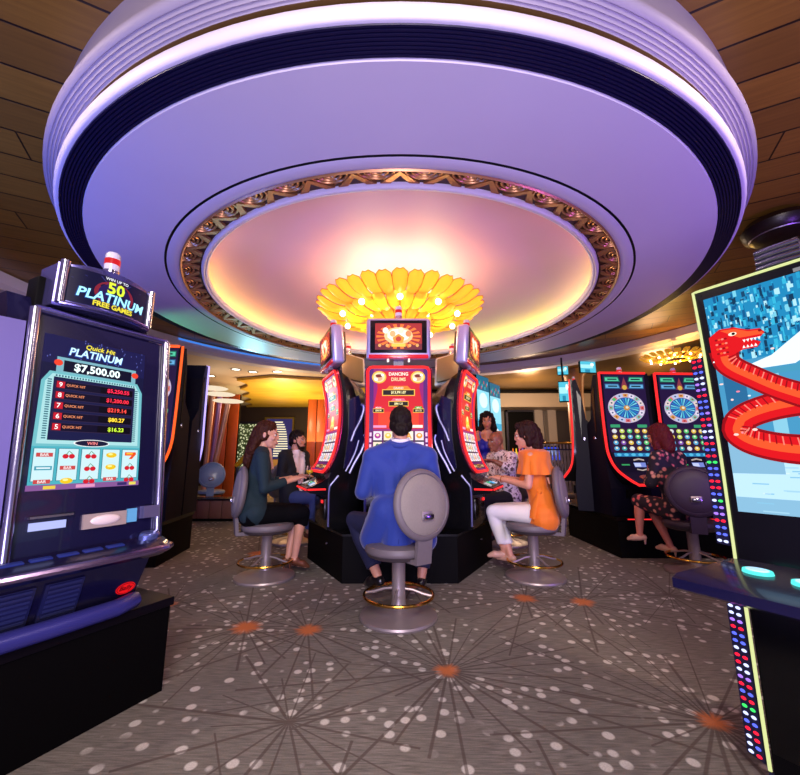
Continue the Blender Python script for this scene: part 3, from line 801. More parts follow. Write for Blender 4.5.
    for i in range(5):
        u = x0+.043+i*.081; s.rect(u-.036, y0+.035, u+.036, .422, E('#1f6a80'), 4); s.rect(u-.034, y0+.037, u+.034, .42, E('#cdeef4', 1.0), 5)
        for j in range(3):
            v = .395-j*.053; k = 'bhbsb lscc l lbos sol'.replace(' ', '')[(i*3+j) % 18]
            if k in 'b': s.rect(u-.027, v-.008, u+.027, v+.008, E('#d04a4a'), 7); s.text('BAR', u, v, .011, E('#ffffff'), 8, .05)
            elif k == 'h': s.rect(u-.028, v-.008, u+.028, v+.008, E('#48a0b8'), 7); s.rect(u-.022, v-.003, u+.022, v+.003, E('#eafaff'), 8)
            elif k == 'l': s.disc(u, v, .022, .012, E('#f2c81e', 1.0), 7, 14); s.disc(u-.004, v+.004, .01, .005, E('#fff29a', 1.0), 8, 10)
            elif k in 'sc':
                s.disc(u-.011, v-.006, .011, .010, E('#d81c30'), 7, 12); s.disc(u+.011, v-.006, .011, .010, E('#d81c30'), 7, 12); s.stroke([(u-.01, v), (u, v+.016), (u+.012, v+.004)], .0015, E('#2c8a3a'), 8)
            else: s.poly([(u-.024, v+.014), (u+.024, v+.014), (u+.026, v+.004), (u+.008, v-.018), (u-.006, v-.018), (u+.006, v-.002), (u-.024, v-.002)], E('#f0501c', 1.0), 7); s.rect(u-.018, v+.004, u+.01, v+.011, E('#ffc03a', 1.0), 8)
    s.rect(x0-.004, y0, x1+.004, y0+.022, E('#8a5a9a'), 4); s.rect(x0+.05, y0+.004, x0+.09, y0+.017, E('#f0d04a'), 5); s.rect(x0+.16, y0+.004, x0+.23, y0+.017, E('#e89ac8'), 5); s.rect(x1-.09, y0+.004, x1-.05, y0+.017, E('#3a2a6a'), 5); s.rect(x1-.04, y0+.004, x1-.01, y0+.017, E('#f0e060'), 5)
    mb.build('screen', t)
    # lower console on the door: bill slot, info plate, silver knob plates
    def plate(nm, u0, u1, v0, v1, m, d=.012, par=None):
        mb = MB(); p = [(u0, v0), (u1, v0), (u1, v1), (u0, v1)]
        mb.loft([[fn(a, b, 0) for a, b in p], [fn(a, b, d) for a, b in p]], m); return mb.build(nm, par or t)
    plate('bill_slot', -.215, -.10, .105, .135, E('#b8c0ff', 1.0)); plate('slot_lip', -.22, -.08, .15, .158, STEEL, .02)
    ip = plate('info_plate', -.04, .13, .085, .145, mat('plate_silver', '#c9b4ac', .35, .5)); plate('info_button', .135, .175, .09, .15, mat('teal_plate', '#4a7a9a', .3, em='#5aa0d0', es=.5))
    mb = MB(); mb.ell(fn(.045, .115, .012), (.06, .012, .022), mat('plate_cream', '#e6d2cc', .3)); mb.build('plate_badge', ip)
    sp = plate('coin_plate', .195, .27, .10, .155, mat('satin_violet', '#9a92c4', .3, .8), .03)
    # deck
    side = [(.02, .66), (-.08, .655), (-.125, .675), (-.13, .70), (-.10, .715), (-.0, .735), (.06, .76), (.06, .66)]
    mb = MB(); mb.loft([[(-.36, y, z) for y, z in side], [(.25, y, z) for y, z in side], [(.30, y*.7+.02, z) for y, z in side]], NAVYB)
    d = mb.build('button_deck', t, angle=25)
    mb = MB(); mb.tube([(-.37, -.12, .692), (-.1, -.137, .692), (.15, -.137, .692), (.25, -.128, .692), (.298, -.085, .692), (.305, -.03, .695)], .015, mat('copper_violet', '#9a86b8', .2, .95), 8); mb.build('deck_rail', d)
    for k in range(5):
        mb = MB(); x = -.27+k*.085; M = Matrix.Translation((x, -.05, .726)) @ Matrix.Rotation(R(10), 4, 'X')
        mb.box((-.034, -.014, -.004), (.034, .014, .005), mat('blue_button', '#1c2660', .3, em='#3a50d0', es=.1), M, bev=.004); mb.build('deck_button', d)
    mb = MB(); M = Matrix.Translation((.225, -.03, .738)) @ Matrix.Rotation(R(12), 4, 'X')
    mb.lathe([(.045, -.01), (.045, .012), (.036, .02), (.001, .022)], mat('satin_blue', '#7a88d0', .25, .8), 24, M @ Matrix.Diagonal((1, .7, 1, 1))); mb.build('spin_button', d)
    # belly
    mb = MB(); mb.loft([[(-.345, .0, .66), (.265, .0, .66), (.265, .12, .66), (-.345, .12, .66)], [(-.345, .07, .44), (.235, .07, .44), (.235, .14, .44), (-.345, .14, .44)]], NAVYB); by = mb.build('belly_panel', t)
    fb = flat_fn((0, .035, .55), (1, 0, 0), (0, -.07, .22))
    for u0, u1 in ((-.30, -.16), (-.13, .0)):
        mb = MB(); p = [(u0, -.08), (u1, -.08), (u1, .07), (u0, .07)]; mb.loft([[fb(a, b, 0) for a, b in p], [fb(a, b, .008) for a, b in p]], mat('vent_blue', '#252858', .25, .3, coat=.5))
        for j in range(7):
            v = -.065+j*.02; p = [(u0+.01, v), (u1-.01, v), (u1-.01, v+.009), (u0+.01, v+.009)]
            mb.loft([[fb(a, b, .008) for a, b in p], [fb(a, b, .013) for a, b in p]], mat('vent_rib', '#3c427e', .25, .5))
        mb.build('belly_vent', by)
    mb = MB(); s = Scr(fb, mb, .001); bx, bz = .19, -.04
    s.disc(bx, bz, .042, .027, E('#e0141c', 1.0), 3, 28); s.disc(bx, bz, .0385, .0235, mat('logo_dark', '#2a0508', .3), 4, 28); s.disc(bx, bz, .036, .021, E('#e0141c', 1.0), 5, 28)
    s.text('Bally', bx, bz, .028, mat('logo_ink', '#1a0204', .3), 6, .058, .02, .2); mb.build('logo_badge', by)
    mb = MB(); pts = [(-.36, -.02, .460), (-.1, -.03, .460), (.12, -.028, .460), (.205, .0, .462), (.235, .04, .464)]
    mb.tube(pts, [.035]*4+[.02], mat('blue_rubber', '#33327c', .35, .2), 12); mb.build('kick_roll', t)
    # topper
    tp0 = Vector((-.04, .14, 0))
    mb = MB(); mb.box((-.06, .16, 1.74), (.04, .24, 1.82), DARKMET); mb.build('topper_post', t)
    w, z0, z1 = .188, 1.77, 1.955
    def tf(u, v, off): return Vector((-.015+u, .06+.05*(u/w)**2-off, z0+(z1-z0)*v-.0))
    mb = MB(); n = 12
    rings = []
    for i in range(n+1):
        u = -w-.02+(2*w+.04)*i/n; a = tf(u, 0, 0); top = z1+.022*(1-(u/w)**2)
        rings.append([(a.x, a.y, z0-.012), (a.x, a.y-.008, z0), (a.x, a.y-.008, z1), (a.x, a.y, top), (a.x, .26, top), (a.x, .26, z0-.012)])
    mb.loft(rings, mat('topper_shell', '#5a5690', .2, .7, coat=.3)); tp = mb.build('topper', t, angle=25)
    mb = MB(); s = Scr(lambda u, v, o: tf(u, v, o+.009), mb, .0009)
    s.rect(-w+.012, .08, w-.012, .95, E('#141238'), 1, 12, 1)
    for i in range(9):
        a = PI*(i+.5)/9; s.stroke([(.1*math.cos(a)*.4, .45+.2*math.sin(a)), (.19*math.cos(a), .45+.48*math.sin(a))], .002, E('#3a3a8a'), 2)
    s.disc(0, .5, .085, .34, E('#8a2438'), 2, 24); s.disc(0, .5, .07, .28, E('#2a1a58'), 3, 24)
    s2 = Scr(lambda u, v, o: tf(u, v/(z1-z0), o+.009), mb, .0009); H = z1-z0
    s2.text('WIN UP TO', .0, .885*H, .014, E('#f0f0ff', 1.1), 6, .1, .02); s2.text('50', .0, .66*H, .058, E('#d8f03a', 1.2), 6, .13, .03)
    s2.text('PLATINUM', .0, .37*H, .05, E('#1c58b0'), 5, .285, .05, .15); s2.text('PLATINUM', .0, .375*H, .046, E('#a8f0ff', 1.25), 7, .28, .02, .15)
    s2.text('FREE GAMES', .0, .17*H, .026, E('#e8d83a', 1.1), 7, .17, .04)
    mb.build('topper_screen', tp)
    for sx in (-1, 1):
        mb = MB(); u = sx*(w+.0); a = tf(u, 0, 0); mb.tube([(a.x, a.y-.012, z0), (a.x, a.y-.012, (z0+z1)/2), (a.x, a.y-.012, z1+.01)], .018, CHROME, 10); mb.build('topper_side', tp)
    mb = MB(); mb.tube([tf(-w+2*w*i/8, 0, .014) for i in range(9)], .009, _M['violet_chrome'], 8); mb.build('topper_rail', tp)
    mb = MB(); mb.box((-.25, .2, 1.70), (-.0, .3, 1.90), BLACKM, bev=.01); mb.build('topper_back', tp)
    signal_lamp(tp, -.0, .15, 1.972, .9)
    return t
left_machine()
t = thing('machine_plinth', 'long black plinth under the large slot machine in the left foreground', 'plinth', (AX, AY, 0), TH)
mb = MB(); mb.box((-2.2, .012, 0), (-.012, 1.1, .38), mat('plinth_black', '#050405', .6, spec=.06)); mb.build('plinth_body', t)
mb = MB(); mb.box((-2.2, 0, .38), (0, 1.11, .42), mat('plinth_lid', '#0a0610', .35, spec=.15), bev=.004); mb.build('plinth_lid', t)

# ------------------------------------------------------------------ wheel machines
def art_wheel(s, hue=0):
    s.rect(-.27, .04, .27, .985, E('#160f26'), 1, 1, 24)
    s.rect(-.27, .33, .27, .985, E('#26163e'), 2, 1, 16)
    for sx in (-1, 1):
        for v, c in ((.945, '#1f6a58'), (.885, '#2a5a88')):
            s.poly([(sx*.05, v-.022), (sx*.25, v-.022), (sx*.25, v+.022), (sx*.07, v+.022)], E(c), 3); s.poly([(sx*.065, v-.014), (sx*.24, v-.014), (sx*.24, v+.014), (sx*.08, v+.014)], E('#5ad0a8' if v > .9 else '#6ab0e0'), 4)
            s.rect(sx*.15-.06, v-.006, sx*.15+.06, v+.006, E('#12303a'), 5)
    s.poly([(0, .965), (.05, .86), (-.05, .86)], E('#8a3a48'), 5); s.disc(0, .875, .03, .02, E('#d8b04a'), 6)
    cy = .70; k = .54   # v per metre of height is handled by the aspect factor
    s.disc(0, cy, .235, .235*k, E('#c8b8d8'), 4, 40)
    cols = ['#d86a6a', '#e8d8c8', '#7ac0a8', '#e8e0f0', '#d8a04a', '#b8c8e8']
    for i in range(16):
        a = 2*PI*i/16; s.poly([(math.cos(a+q)*r, cy+math.sin(a+q)*r*k) for q, r in ((-.15, .175), (.15, .175), (.15, .225), (-.15, .225))], E(cols[i % 6]), 5)
        s.disc(math.cos(a)*.2, cy+math.sin(a)*.2*k, .013, .013*k, E(['#a82c3a', '#3a3a7a'][i % 2]), 6, 8)
    s.disc(0, cy, .165, .165*k, E('#2a4a9a'), 6, 36)
    for i in range(24):
        a = 2*PI*i/24; s.poly([(0, cy), (math.cos(a-.07)*.155, cy+math.sin(a-.07)*.155*k), (math.cos(a+.07)*.155, cy+math.sin(a+.07)*.155*k)], E(['#4ac0e0', '#2c7ac8', '#7ad8e8'][i % 3]), 7)
    s.disc(0, cy, .04, .04*k, E('#c88a3a'), 8, 16); s.disc(.005, cy+.004, .02, .02*k, E('#f0e0c0'), 9, 10)
    s.disc(-.15, cy+.07, .03, .03*k, E('#4ac06a'), 8, 4)
    for sx in (-1, 1): s.rect(sx*.17-.06, .535, sx*.17+.06, .56, E('#3aa070'), 4)
    rng = random.Random(9+hue); cc = ['#58c878', '#c8d860', '#58a8d8', '#d8d8e8', '#e8c050', '#38a0a8', '#8858b8']
    for i in range(5):
        for j in range(4):
            u = -.19+i*.095; v = .505-j*.048; s.rect(u-.044, v-.022, u+.044, v+.022, E('#3a2038'), 4)
            s.disc(u, v, .032, .018, E(cc[rng.randrange(7)]), 5, 10); s.disc(u, v+.004, .014, .008, E('#f0f0d8'), 6, 8)
    s.rect(-.24, .295, .24, .325, E('#2a7ab0'), 4)
    for i in range(5): s.disc(-.18+.09*i, .31, .03, .012, E('#58c0e8'), 5, 10)
    s.rect(-.2, .22, -.09, .232, E('#38a060'), 4); s.rect(-.03, .205, .13, .245, E('#7a8ad8'), 4); s.rect(-.025, .21, .06, .24, E('#c8d0f8'), 5); s.rect(.16, .205, .22, .245, E('#a8b0f0'), 4)
    s.stroke([(-.02, .265), (.05, .275), (.12, .265)], .006, E('#b8a8a0'), 5); s.stroke([(-.02, .185), (.05, .175), (.12, .185)], .006, E('#b8a8a0'), 5)

def wheel_machine(nm, label, loc, rz, trim, z0=.44, group=None, edge=None, full=False):
    t = thing(nm, label, 'slot machine', loc, rz, group)
    prof = [(-.21, .80), (-.12, .86), (.0, .97), (.06, 1.12), (.09, 1.4), (.10, 1.75), (.10, 2.15)]
    fn = profile_fn(prof)
    def wid(v): return .30 if v > .36 else .30-.15*((.36-v)/.36)**1.6
    mb = MB(); rings = []
    for i in range(33):
        v = i/32; w = wid(v)+.02; a = fn(-w, v, -.003); b = fn(w, v, -.003)
        rings.append([a, b, Vector((b.x, max(.12, b.y+.05), b.z)), Vector((a.x, max(.12, a.y+.05), a.z))])
    mb.loft(rings, BLACK); mb.build('screen_back', t)
    fw = lambda u, v, off: fn(u*wid(v)/.30, v, off)
    fw.length = fn.length
    mb = MB(); s = Scr(fw, mb, .0008); s.rect(-.30, 0, .30, 1, BLACK, 0, 1, 32); art_wheel(s); mb.build('screen', t)
    def path(sgn): return [fw(sgn*.315, v/30, .006) for v in range(31)]
    mb = MB(); L = path(-1); Rr = path(1); top = [fw(-.28+.07*i, 1.012, .004) for i in range(9)]
    mb.tube(top[::-1]+[fw(-.305, 1.005, .005)]+L[::-1]+[fw(-.05, -.01, .006), fw(.05, -.01, .006)]+(Rr if full else Rr[:9]), .015, trim, 8)
    mb.build('screen_frame', t)
    side = [(.08, z0), (.06, .75), (.1, .98), (.12, 1.2), (.13, 2.13), (.22, 2.15), (.30, 1.98), (.36, 1.6), (.58, 1.45), (.62, .9), (.62, z0)]
    mb = MB(); mb.loft([[(-.32, y, z) for y, z in side], [(.32, y, z) for y, z in side]], mat('indigo_cabinet', '#09081a', .5, spec=.15)); mb.build('cabinet_body', t, smooth=False)
    mb = MB(); mb.prism([(-.14, .1), (.14, .1), (.14, -.1), (-.14, -.1)], (0, .1), BLACKM, Matrix.Translation((0, .12, .64))); 
    mb.build('belly_block', t)
    for sx in (-1, 1): mb = MB(); mb.loft([[(sx*.321, .22, 2.0), (sx*.321, .30, 1.9), (sx*.321, .25, 1.35)], [(sx*.326, .22, 2.0), (sx*.326, .30, 1.9), (sx*.326, .25, 1.35)]], BLACK); mb.build('side_inlay', t, smooth=False)
    for sx in (-1, 1): mb = MB(); mb.lathe([(.001, .008), (.02, .008), (.024, 0)], CHROME, 10, Matrix.Translation((sx*.322, .3, 1.35)) @ Matrix.Rotation(sx*PI/2, 4, 'Y')); mb.build('side_lock', t)
    if edge is not None:
        mb = MB(); mb.tube([fw(u, v/20, .0)+Vector((0, .03, 0)) for v in range(21) for u in (.335,)], .012, edge, 8); mb.tube([fw(-.335, v/20, .0)+Vector((0, .03, 0)) for v in range(21)], .012, edge, 8); mb.build('edge_light', t)
    signal_lamp(t, .02, .2, 2.12, .8)
    return t
BYAW = R(3)

wm = wheel_machine('slot_machine', 'red-trimmed wheel slot machine at the right, its round wheel fully in view', (2.80, 4.62, 0), BYAW, RED_L, group='wheel slot machines on the right')
dup(wm, (3.52, 4.66, 0), BYAW, 'red-trimmed wheel slot machine at the right, partly hidden by the woman in the floral dress')
ec = wheel_machine('slot_machine', 'red-trimmed slot machine at the right, its black side turned to us', (2.37, 5.45, 0), R(-113), RED_L, group='wheel slot machines on the right', full=True)
ec.scale = (1, .62, 1)
t = thing('machine_plinth', 'black plinth with a thin red light line under the wheel machines at the right', 'plinth', (2.46, 4.56, 0))
mb = MB(); mb.box((.012, .012, 0), (2.4, 1.35, .40), BLACKM); mb.build('plinth_body', t)
mb = MB(); mb.box((0, 0, .40), (2.41, 1.36, .44), BLACK); mb.build('plinth_lid', t)
mb = MB(); mb.box((.12, -.004, .412), (2.3, .001, .424), RED_L); mb.build('light_line', t)
# the pair of machines back to back behind the left foreground machine
wd = wheel_machine('slot_machine', 'orange-trimmed slot machine squeezed behind the large machine at the left', (-2.82, 4.2, 0), R(6), ORANGE_L, full=True)
wd.scale = (1, .72, 1.13); wd.location.z = -.057
LAV = em('lavender_edge', '#b8a4ff', 1.4)
wd = wheel_machine('slot_machine', 'black slot machine with a lavender lit edge, behind the orange-trimmed one', (-2.93, 5.14, 0), R(186), LAV, edge=LAV)
wd.scale = (1, .72, 1.10); wd.location.z = -.044
t = thing('machine_plinth', 'black plinth under the two back-to-back machines behind the left foreground machine', 'plinth', (-2.5, 4.19, 0), R(7.7))
mb = MB(); mb.box((-1.7, .012, 0), (-.0, .90, .40), BLACKM); mb.build('plinth_body', t)
mb = MB(); mb.box((-1.71, 0, .40), (.01, .91, .44), BLACK); mb.build('plinth_lid', t)

# ------------------------------------------------------------------ right foreground machine
BX, BY, BT = 1.235, 1.545, R(-60)
def right_machine():
    M0 = Matrix.Translation((BX, BY, 0)) @ Matrix.Rotation(BT, 4, 'Z')
    t = thing('slot_machine', 'tall slot machine in the right foreground with a red serpent on its bright blue screen', 'slot machine', M0 @ Vector((.36, 0, 0)), BT)
    W = .36
    prof = [(.0, .72), (.015, .9), (.03, 1.1), (.04, 1.35), (.045, 1.6), (.04, 1.80)]
    fn0 = profile_fn(prof); L = fn0.length; fn = lambda u, v, off: fn0(u*(.925+.075*v), v, off); fn.length = L
    mb = MB(); rings = []
    for i in range(25):
        v = i/24; a = fn(-W, v, -.002); b = fn(W, v, -.002); rings.append([a, b, b+Vector((0, .07, 0)), a+Vector((0, .07, 0))])
    mb.loft(rings, BLACK); mb.build('screen_back', t)
    mb = MB(); s = Scr(fn, mb, .0008)
    s.rect(-W+.005, 0, W-.005, 1, BLACK, 0, 1, 24)
    x0, x1, y0, y1 = -W+.03, W-.03, .17, .962
    s.rect(x0, y0, x1, y1, E('#bfe6fa', 1.05), 1, 1, 20)
    s.rect(x0, .70, x1, y1, E('#1f8ec4'), 2, 1, 8); s.rect(x0, .42, x1, .70, E('#4a9ecb'), 2, 1, 8)
    rng = random.Random(11); bl = ['#0f5f96', '#2aa8d8', '#7fd8f2', '#15486e', '#38bfe6', '#0a3a5c', '#b8f0ff']
    for i in range(900):
        u = rng.uniform(x0, x1-.02); v = rng.uniform(.70, y1-.02); w = rng.uniform(.003, .012); h = rng.uniform(.005, .03)
        s.rect(u, v, min(u+w, x1), min(v+h, y1), E(bl[rng.randrange(7)]), 3+i % 4)
    # pale roofs and pillars
    s.poly([(x0+.05, .66), (x0+.18, .70), (x0+.32, .80), (x1, .86), (x1, .78), (x0+.36, .73), (x0+.24, .66)], E('#e8f8ff', 1.1), 8)
    s.poly([(x0+.05, .655), (x0+.24, .655), (x0+.36, .725), (x1, .77), (x1, .745), (x0+.36, .70), (x0+.26, .635), (x0+.05, .635)], E('#4aa0c4'), 8)
    for a, b, c in ((x0+.02, x0+.09, '#2a6fa0'), (x0+.15, x0+.19, '#8fd4ee'), (x0+.27, x0+.32, '#6fc4e6'), (x0+.42, x0+.46, '#9fdcf2')): s.rect(a, .40, b, .655, E(c), 7, 1, 5)
    s.rect(x0+.48, .42, x1, .68, E('#f4fbff', 1.15), 7, 1, 5); s.rect(x0+.33, .655, x1, .675, E('#2c7ea8'), 9)
    for i in range(60):
        u = rng.uniform(x0, x1-.05); v = rng.uniform(y0, .42); s.rect(u, v, min(u+rng.uniform(.02, .08), x1), v+.004, E(['#a8d8f0', '#d8f2ff', '#8cc8e8'][i % 3], 1.0), 2)
    s.rect(x0, y0, x1, y0+.05, E('#8fc4e4'), 2); s.rect(x0, .30, x0+.16, .42, E('#8cc0e0'), 2, 1, 3)
    # red serpent: coils, neck, head
    RED = E('#e4141c', 1.0); DRK = E('#9a0a14'); ORG = E('#ff5a2c', 1.0); PNK = E('#ff8a7a', 1.0)
    def coil(cx, cy, rx, ry, w, a0, a1, l):
        for k in range(3):
            ww = (w, w*.62, w*.25)[k]; sh = (0, -.12*w/L, .35*w/L)[k]
            vs = []
            s.stroke([(cx+rx*math.cos(R(a0+(a1-a0)*i/40)), cy+sh*.6+ry*math.sin(R(a0+(a1-a0)*i/40))) for i in range(41)], [ww*(.35 if abs(i-20) > 19.5 else 1)*.62 for i in range(41)], (DRK, RED, ORG)[k], l+k)
    yk = 1/L
    def vstroke(pts, ws, l):
        P = crom([(u, v*L, w) for (u, v), w in zip(pts, ws)], 40)
        for k, (m, f) in enumerate(((DRK, 1), (RED, .8), (ORG, .28))):
            vs = []; fs = []
            for i, p in enumerate(P):
                a = P[min(i+1, 39)]-P[max(i-1, 0)]; d = Vector((a.x, a.y)); d.normalize(); n = Vector((-d.y, d.x))
                for sg in (1, -1): vs.append(fn(p.x+n.x*p.z*f*sg, (p.y+n.y*p.z*f*sg)/L, (l+k)*.0008))
            for i in range(39): fs.append((2*i, 2*i+1, 2*i+3, 2*i+2))
            mb.add(vs, fs, m)
            if k == 2:
                for i in range(1, 38):
                    p = P[i]; a = P[i+1]-P[i-1]; d = Vector((a.x, a.y)); d.normalize(); n = Vector((-d.y, d.x))
                    mb.add([fn(p.x+n.x*p.z*q+d.x*e, (p.y+n.y*p.z*q+d.y*e)/L, (l+3)*.0008) for q, e in ((.78, 0), (.78, .004), (.2, .011), (.2, .007))], [(0, 1, 2, 3)], DRK if i % 2 else PNK)
    el = lambda cx, cy, rx, ry, a0, a1, n=9: [(cx+rx*math.cos(R(a0+(a1-a0)*i/(n-1))), cy+ry*math.sin(R(a0+(a1-a0)*i/(n-1)))) for i in range(n)]
    cx, cy = x0+.29, .46
    vstroke(el(cx, cy, .25, .075, 200, -20), [.05]*9, 10)                      # upper rear arc
    vstroke(el(cx, cy-.005, .25, .08, 160, 380), [.052]*9, 14)                  # lower front arc
    vstroke([(x0+.04, .75), (x0+.05, .69), (x0+.12, .63), (x0+.20, .575), (x0+.30, .53), (x0+.42, .52), (x0+.52, .50)], [.05, .045, .042, .042, .045, .05, .05], 18)
    hd = [(x0+.0, .80), (x0+.05, .83), (x0+.11, .825), (x0+.16, .80), (x0+.205, .795), (x0+.22, .775), (x0+.20, .755), (x0+.16, .76), (x0+.20, .735), (x0+.185, .715), (x0+.13, .715), (x0+.09, .70), (x0+.0, .70)]
    hx0, hy0 = x0, .775; HS = lambda u, v: (hx0+(u-hx0)*.80, hy0+(v-.765)*.80)
    hd = [HS(*q) for q in hd]
    s.poly(hd, RED, 22); s.poly([(u*.98-.004, v-.006) for u, v in hd[1:6]]+[(x0+.1, .78)], ORG, 23)
    s.disc(*HS(x0+.10, .795), .014, .007, E('#fff0d8', 1.1), 24, 10); s.disc(*HS(x0+.104, .795), .006, .005, E('#200408'), 25, 8)
    for i in range(5): s.poly([HS(x0+.135+i*.014, .758), HS(x0+.147+i*.014, .758), HS(x0+.141+i*.014, .745)], E('#ffffff', 1.1), 25)
    for i in range(4): s.poly([HS(x0+.13+i*.015, .72), HS(x0+.142+i*.015, .72), HS(x0+.136+i*.015, .733)], E('#ffffff', 1.1), 25)
    [s.disc(*HS(x0+.03+.013*(i%4), .715+.022*(i//4)), .005, .004, (DRK, ORG, PNK)[i%3], 24, 7) for i in range(16)]; s.disc(*HS(x0+.205, .785), .006, .005, DRK, 25, 8)
    for i in range(34): u = rng.uniform(x0, x1-.02); v = rng.uniform(.42, .8); s.disc(u, v, rng.uniform(.003, .009), rng.uniform(.002, .005), E(['#ffd8d0', '#e8f8ff', '#ff8aa0'][i % 3], 1.1), 27, 7)
    s.rect(W-.14, .09, W-.05, .145, E('#e8e4dc', .9), 2); s.rect(-.05, .965, .06, .978, E('#8a8a90'), 2)
    mb.build('screen', t)
    # pale edge light, LED side strips
    PALE = em('pale_edge', '#dfe8a0', 1.0)
    mb = MB(); e = [fn(-W, v/20, .006) for v in range(21)]+[fn(-W+.01, 1.004, .006)]+[fn(-W+.04+(2*W-.08)*i/6, 1.006, .006) for i in range(7)]+[fn(W-.01, 1.004, .006)]+[fn(W, 1-v/20, .006) for v in range(21)]
    mb.tube(e, .0055, PALE, 8); mb.build('edge_light', t)
    mb = MB(); mb.box((-.315, .0, .05), (.315, .5, .66), BLACKM); mb.box((-W+.05, -.005, .12), (W-.05, .01, .6), BLACK, bev=.004); mb.build('cabinet_body', t)
    mb = MB(); mb.box((-.33, -.0, 0), (.33, .52, .05), mat('blue_foot', '#20244e', .3, coat=.3)); mb.build('cabinet_foot', t)
    mb = MB(); mb.box((-W+.03, .1, .66), (W-.03, .45, 1.6), BLACKM); mb.build('cabinet_back', t)
    mb = MB(); mb.tube([(-.325, .0, .06), (-.325, -.002, .36), (-.325, .0, .64)], .006, PALE, 8); mb.build('lower_edge_light', t)
    led = [em('led_red', '#ff1c38', 1.6), em('led_blue', '#5a6aff', 1.4), em('led_white', '#c8d0ff', 1.5), em('led_green', '#3cf06a', 1.3), em('led_violet', '#a878ff', 1.3)]
    def ledstrip(f, n, seq, nm):
        mb = MB(); a = [f(0, k/n) for k in range(n+1)]; b = [f(1, k/n) for k in range(n+1)]
        mb.loft([[a[k], b[k], b[k]+Vector((0, .03, 0)), a[k]+Vector((0, .03, 0))] for k in range(n+1)], mat('led_backing', '#1a1c3c', .3))
        for k in range(n):
            for j in range(2):
                c = led[seq[(k*2+j*0) % len(seq)]] if rng.random() < .86 else led[rng.randrange(5)]
                p = f(.27+.46*j, (k+.5)/n); d = f(.27+.46*j, (k+.6)/n)-f(.27+.46*j, (k+.4)/n); d.normalize()
                mb.ell(p, (.0095, .006, .0055), c, n=8)
        mb.build(nm, t)
    seq = [0, 0, 0, 4, 1, 2, 2, 1, 2, 1, 4, 2, 0, 0, 1, 2, 1, 4, 2, 4, 0, 0, 2, 1, 2, 2, 4, 1, 0, 0, 1, 2, 0, 4, 3, 3, 2, 2, 1, 2]
    def up(u, v):
        p = fn(-W, .05+.69*v, 0); return Vector((p.x-.012-.052*(1-u), p.y+.004+.02*(1-u), p.z))
    def lo(u, v): return Vector((-.325-.012-.056*(1-u), .004+.02*(1-u), .64-.57*v))
    ledstrip(lambda u, v: up(u, 1-v), 30, seq, 'led_strip'); ledstrip(lo, 24, seq[::1], 'led_strip')
    # deck
    side = [(-.30, .655), (-.335, .67), (-.335, .70), (-.30, .71), (.0, .735), (.02, .735), (.02, .66)]
    mb = MB(); mb.loft([[(-W+.02, y, z) if y > -.02 else (-W-.035, y, z) for y, z in side], [(-W+.1, y, z) for y, z in side], [(W-.1, y, z) for y, z in side], [(W-.02, y, z) if y > -.02 else (W+.07, y, z) for y, z in side]], NAVYB)
    d = mb.build('button_deck', t, angle=25)
    CY = em('cyan_button', '#58e8e0', 1.2)
    fd = flat_fn((0, -.15, .7235), (1, 0, 0), (0, .3, .025))
    for u, v in ((-.23, .02), (-.10, -.01), (-.04, .04), (.06, .0), (.2, .01)):
        mb = MB(); n = 24
        r0 = [fd(u+.042*math.cos(2*PI*i/n), v+.03*math.sin(2*PI*i/n), 0) for i in range(n)]; r1 = [fd(u+.040*math.cos(2*PI*i/n), v+.028*math.sin(2*PI*i/n), .010) for i in range(n)]
        mb.loft([r0, r1], CY); bt = mb.build('deck_button', d)
        mb = MB(); mb.loft([[fd(u+.032*math.cos(2*PI*i/n), v+.021*math.sin(2*PI*i/n), .009) for i in range(n)], [fd(u+.030*math.cos(2*PI*i/n), v+.019*math.sin(2*PI*i/n), .0125) for i in range(n)]], mat('button_cap', '#b8e8f0', .3, em='#a0d0ff', es=.6)); mb.build('button_cap', bt)
    # ribbed signal unit on the roof
    M = Matrix.Translation((-.10, .12, 1.815)) @ Matrix.Scale(.85, 4)
    mb = MB(); mb.box((-.08, -.04, 0), (.08, .04, .015), DARKMET, M); o = mb.build('signal_lamp', t)
    mb = MB()
    for k in range(4): mb.tube([M @ Vector((-.075, -.01, .03+k*.026)), M @ Vector((0, -.014, .03+k*.026)), M @ Vector((.075, -.01, .03+k*.026))], .011, CHROME, 10)
    mb.box((-.07, -.005, .015), (.07, .03, .125), mat('lamp_grey', '#8a8494', .3, .6), M); mb.build('lamp_fins', o)
    return t
right_machine()

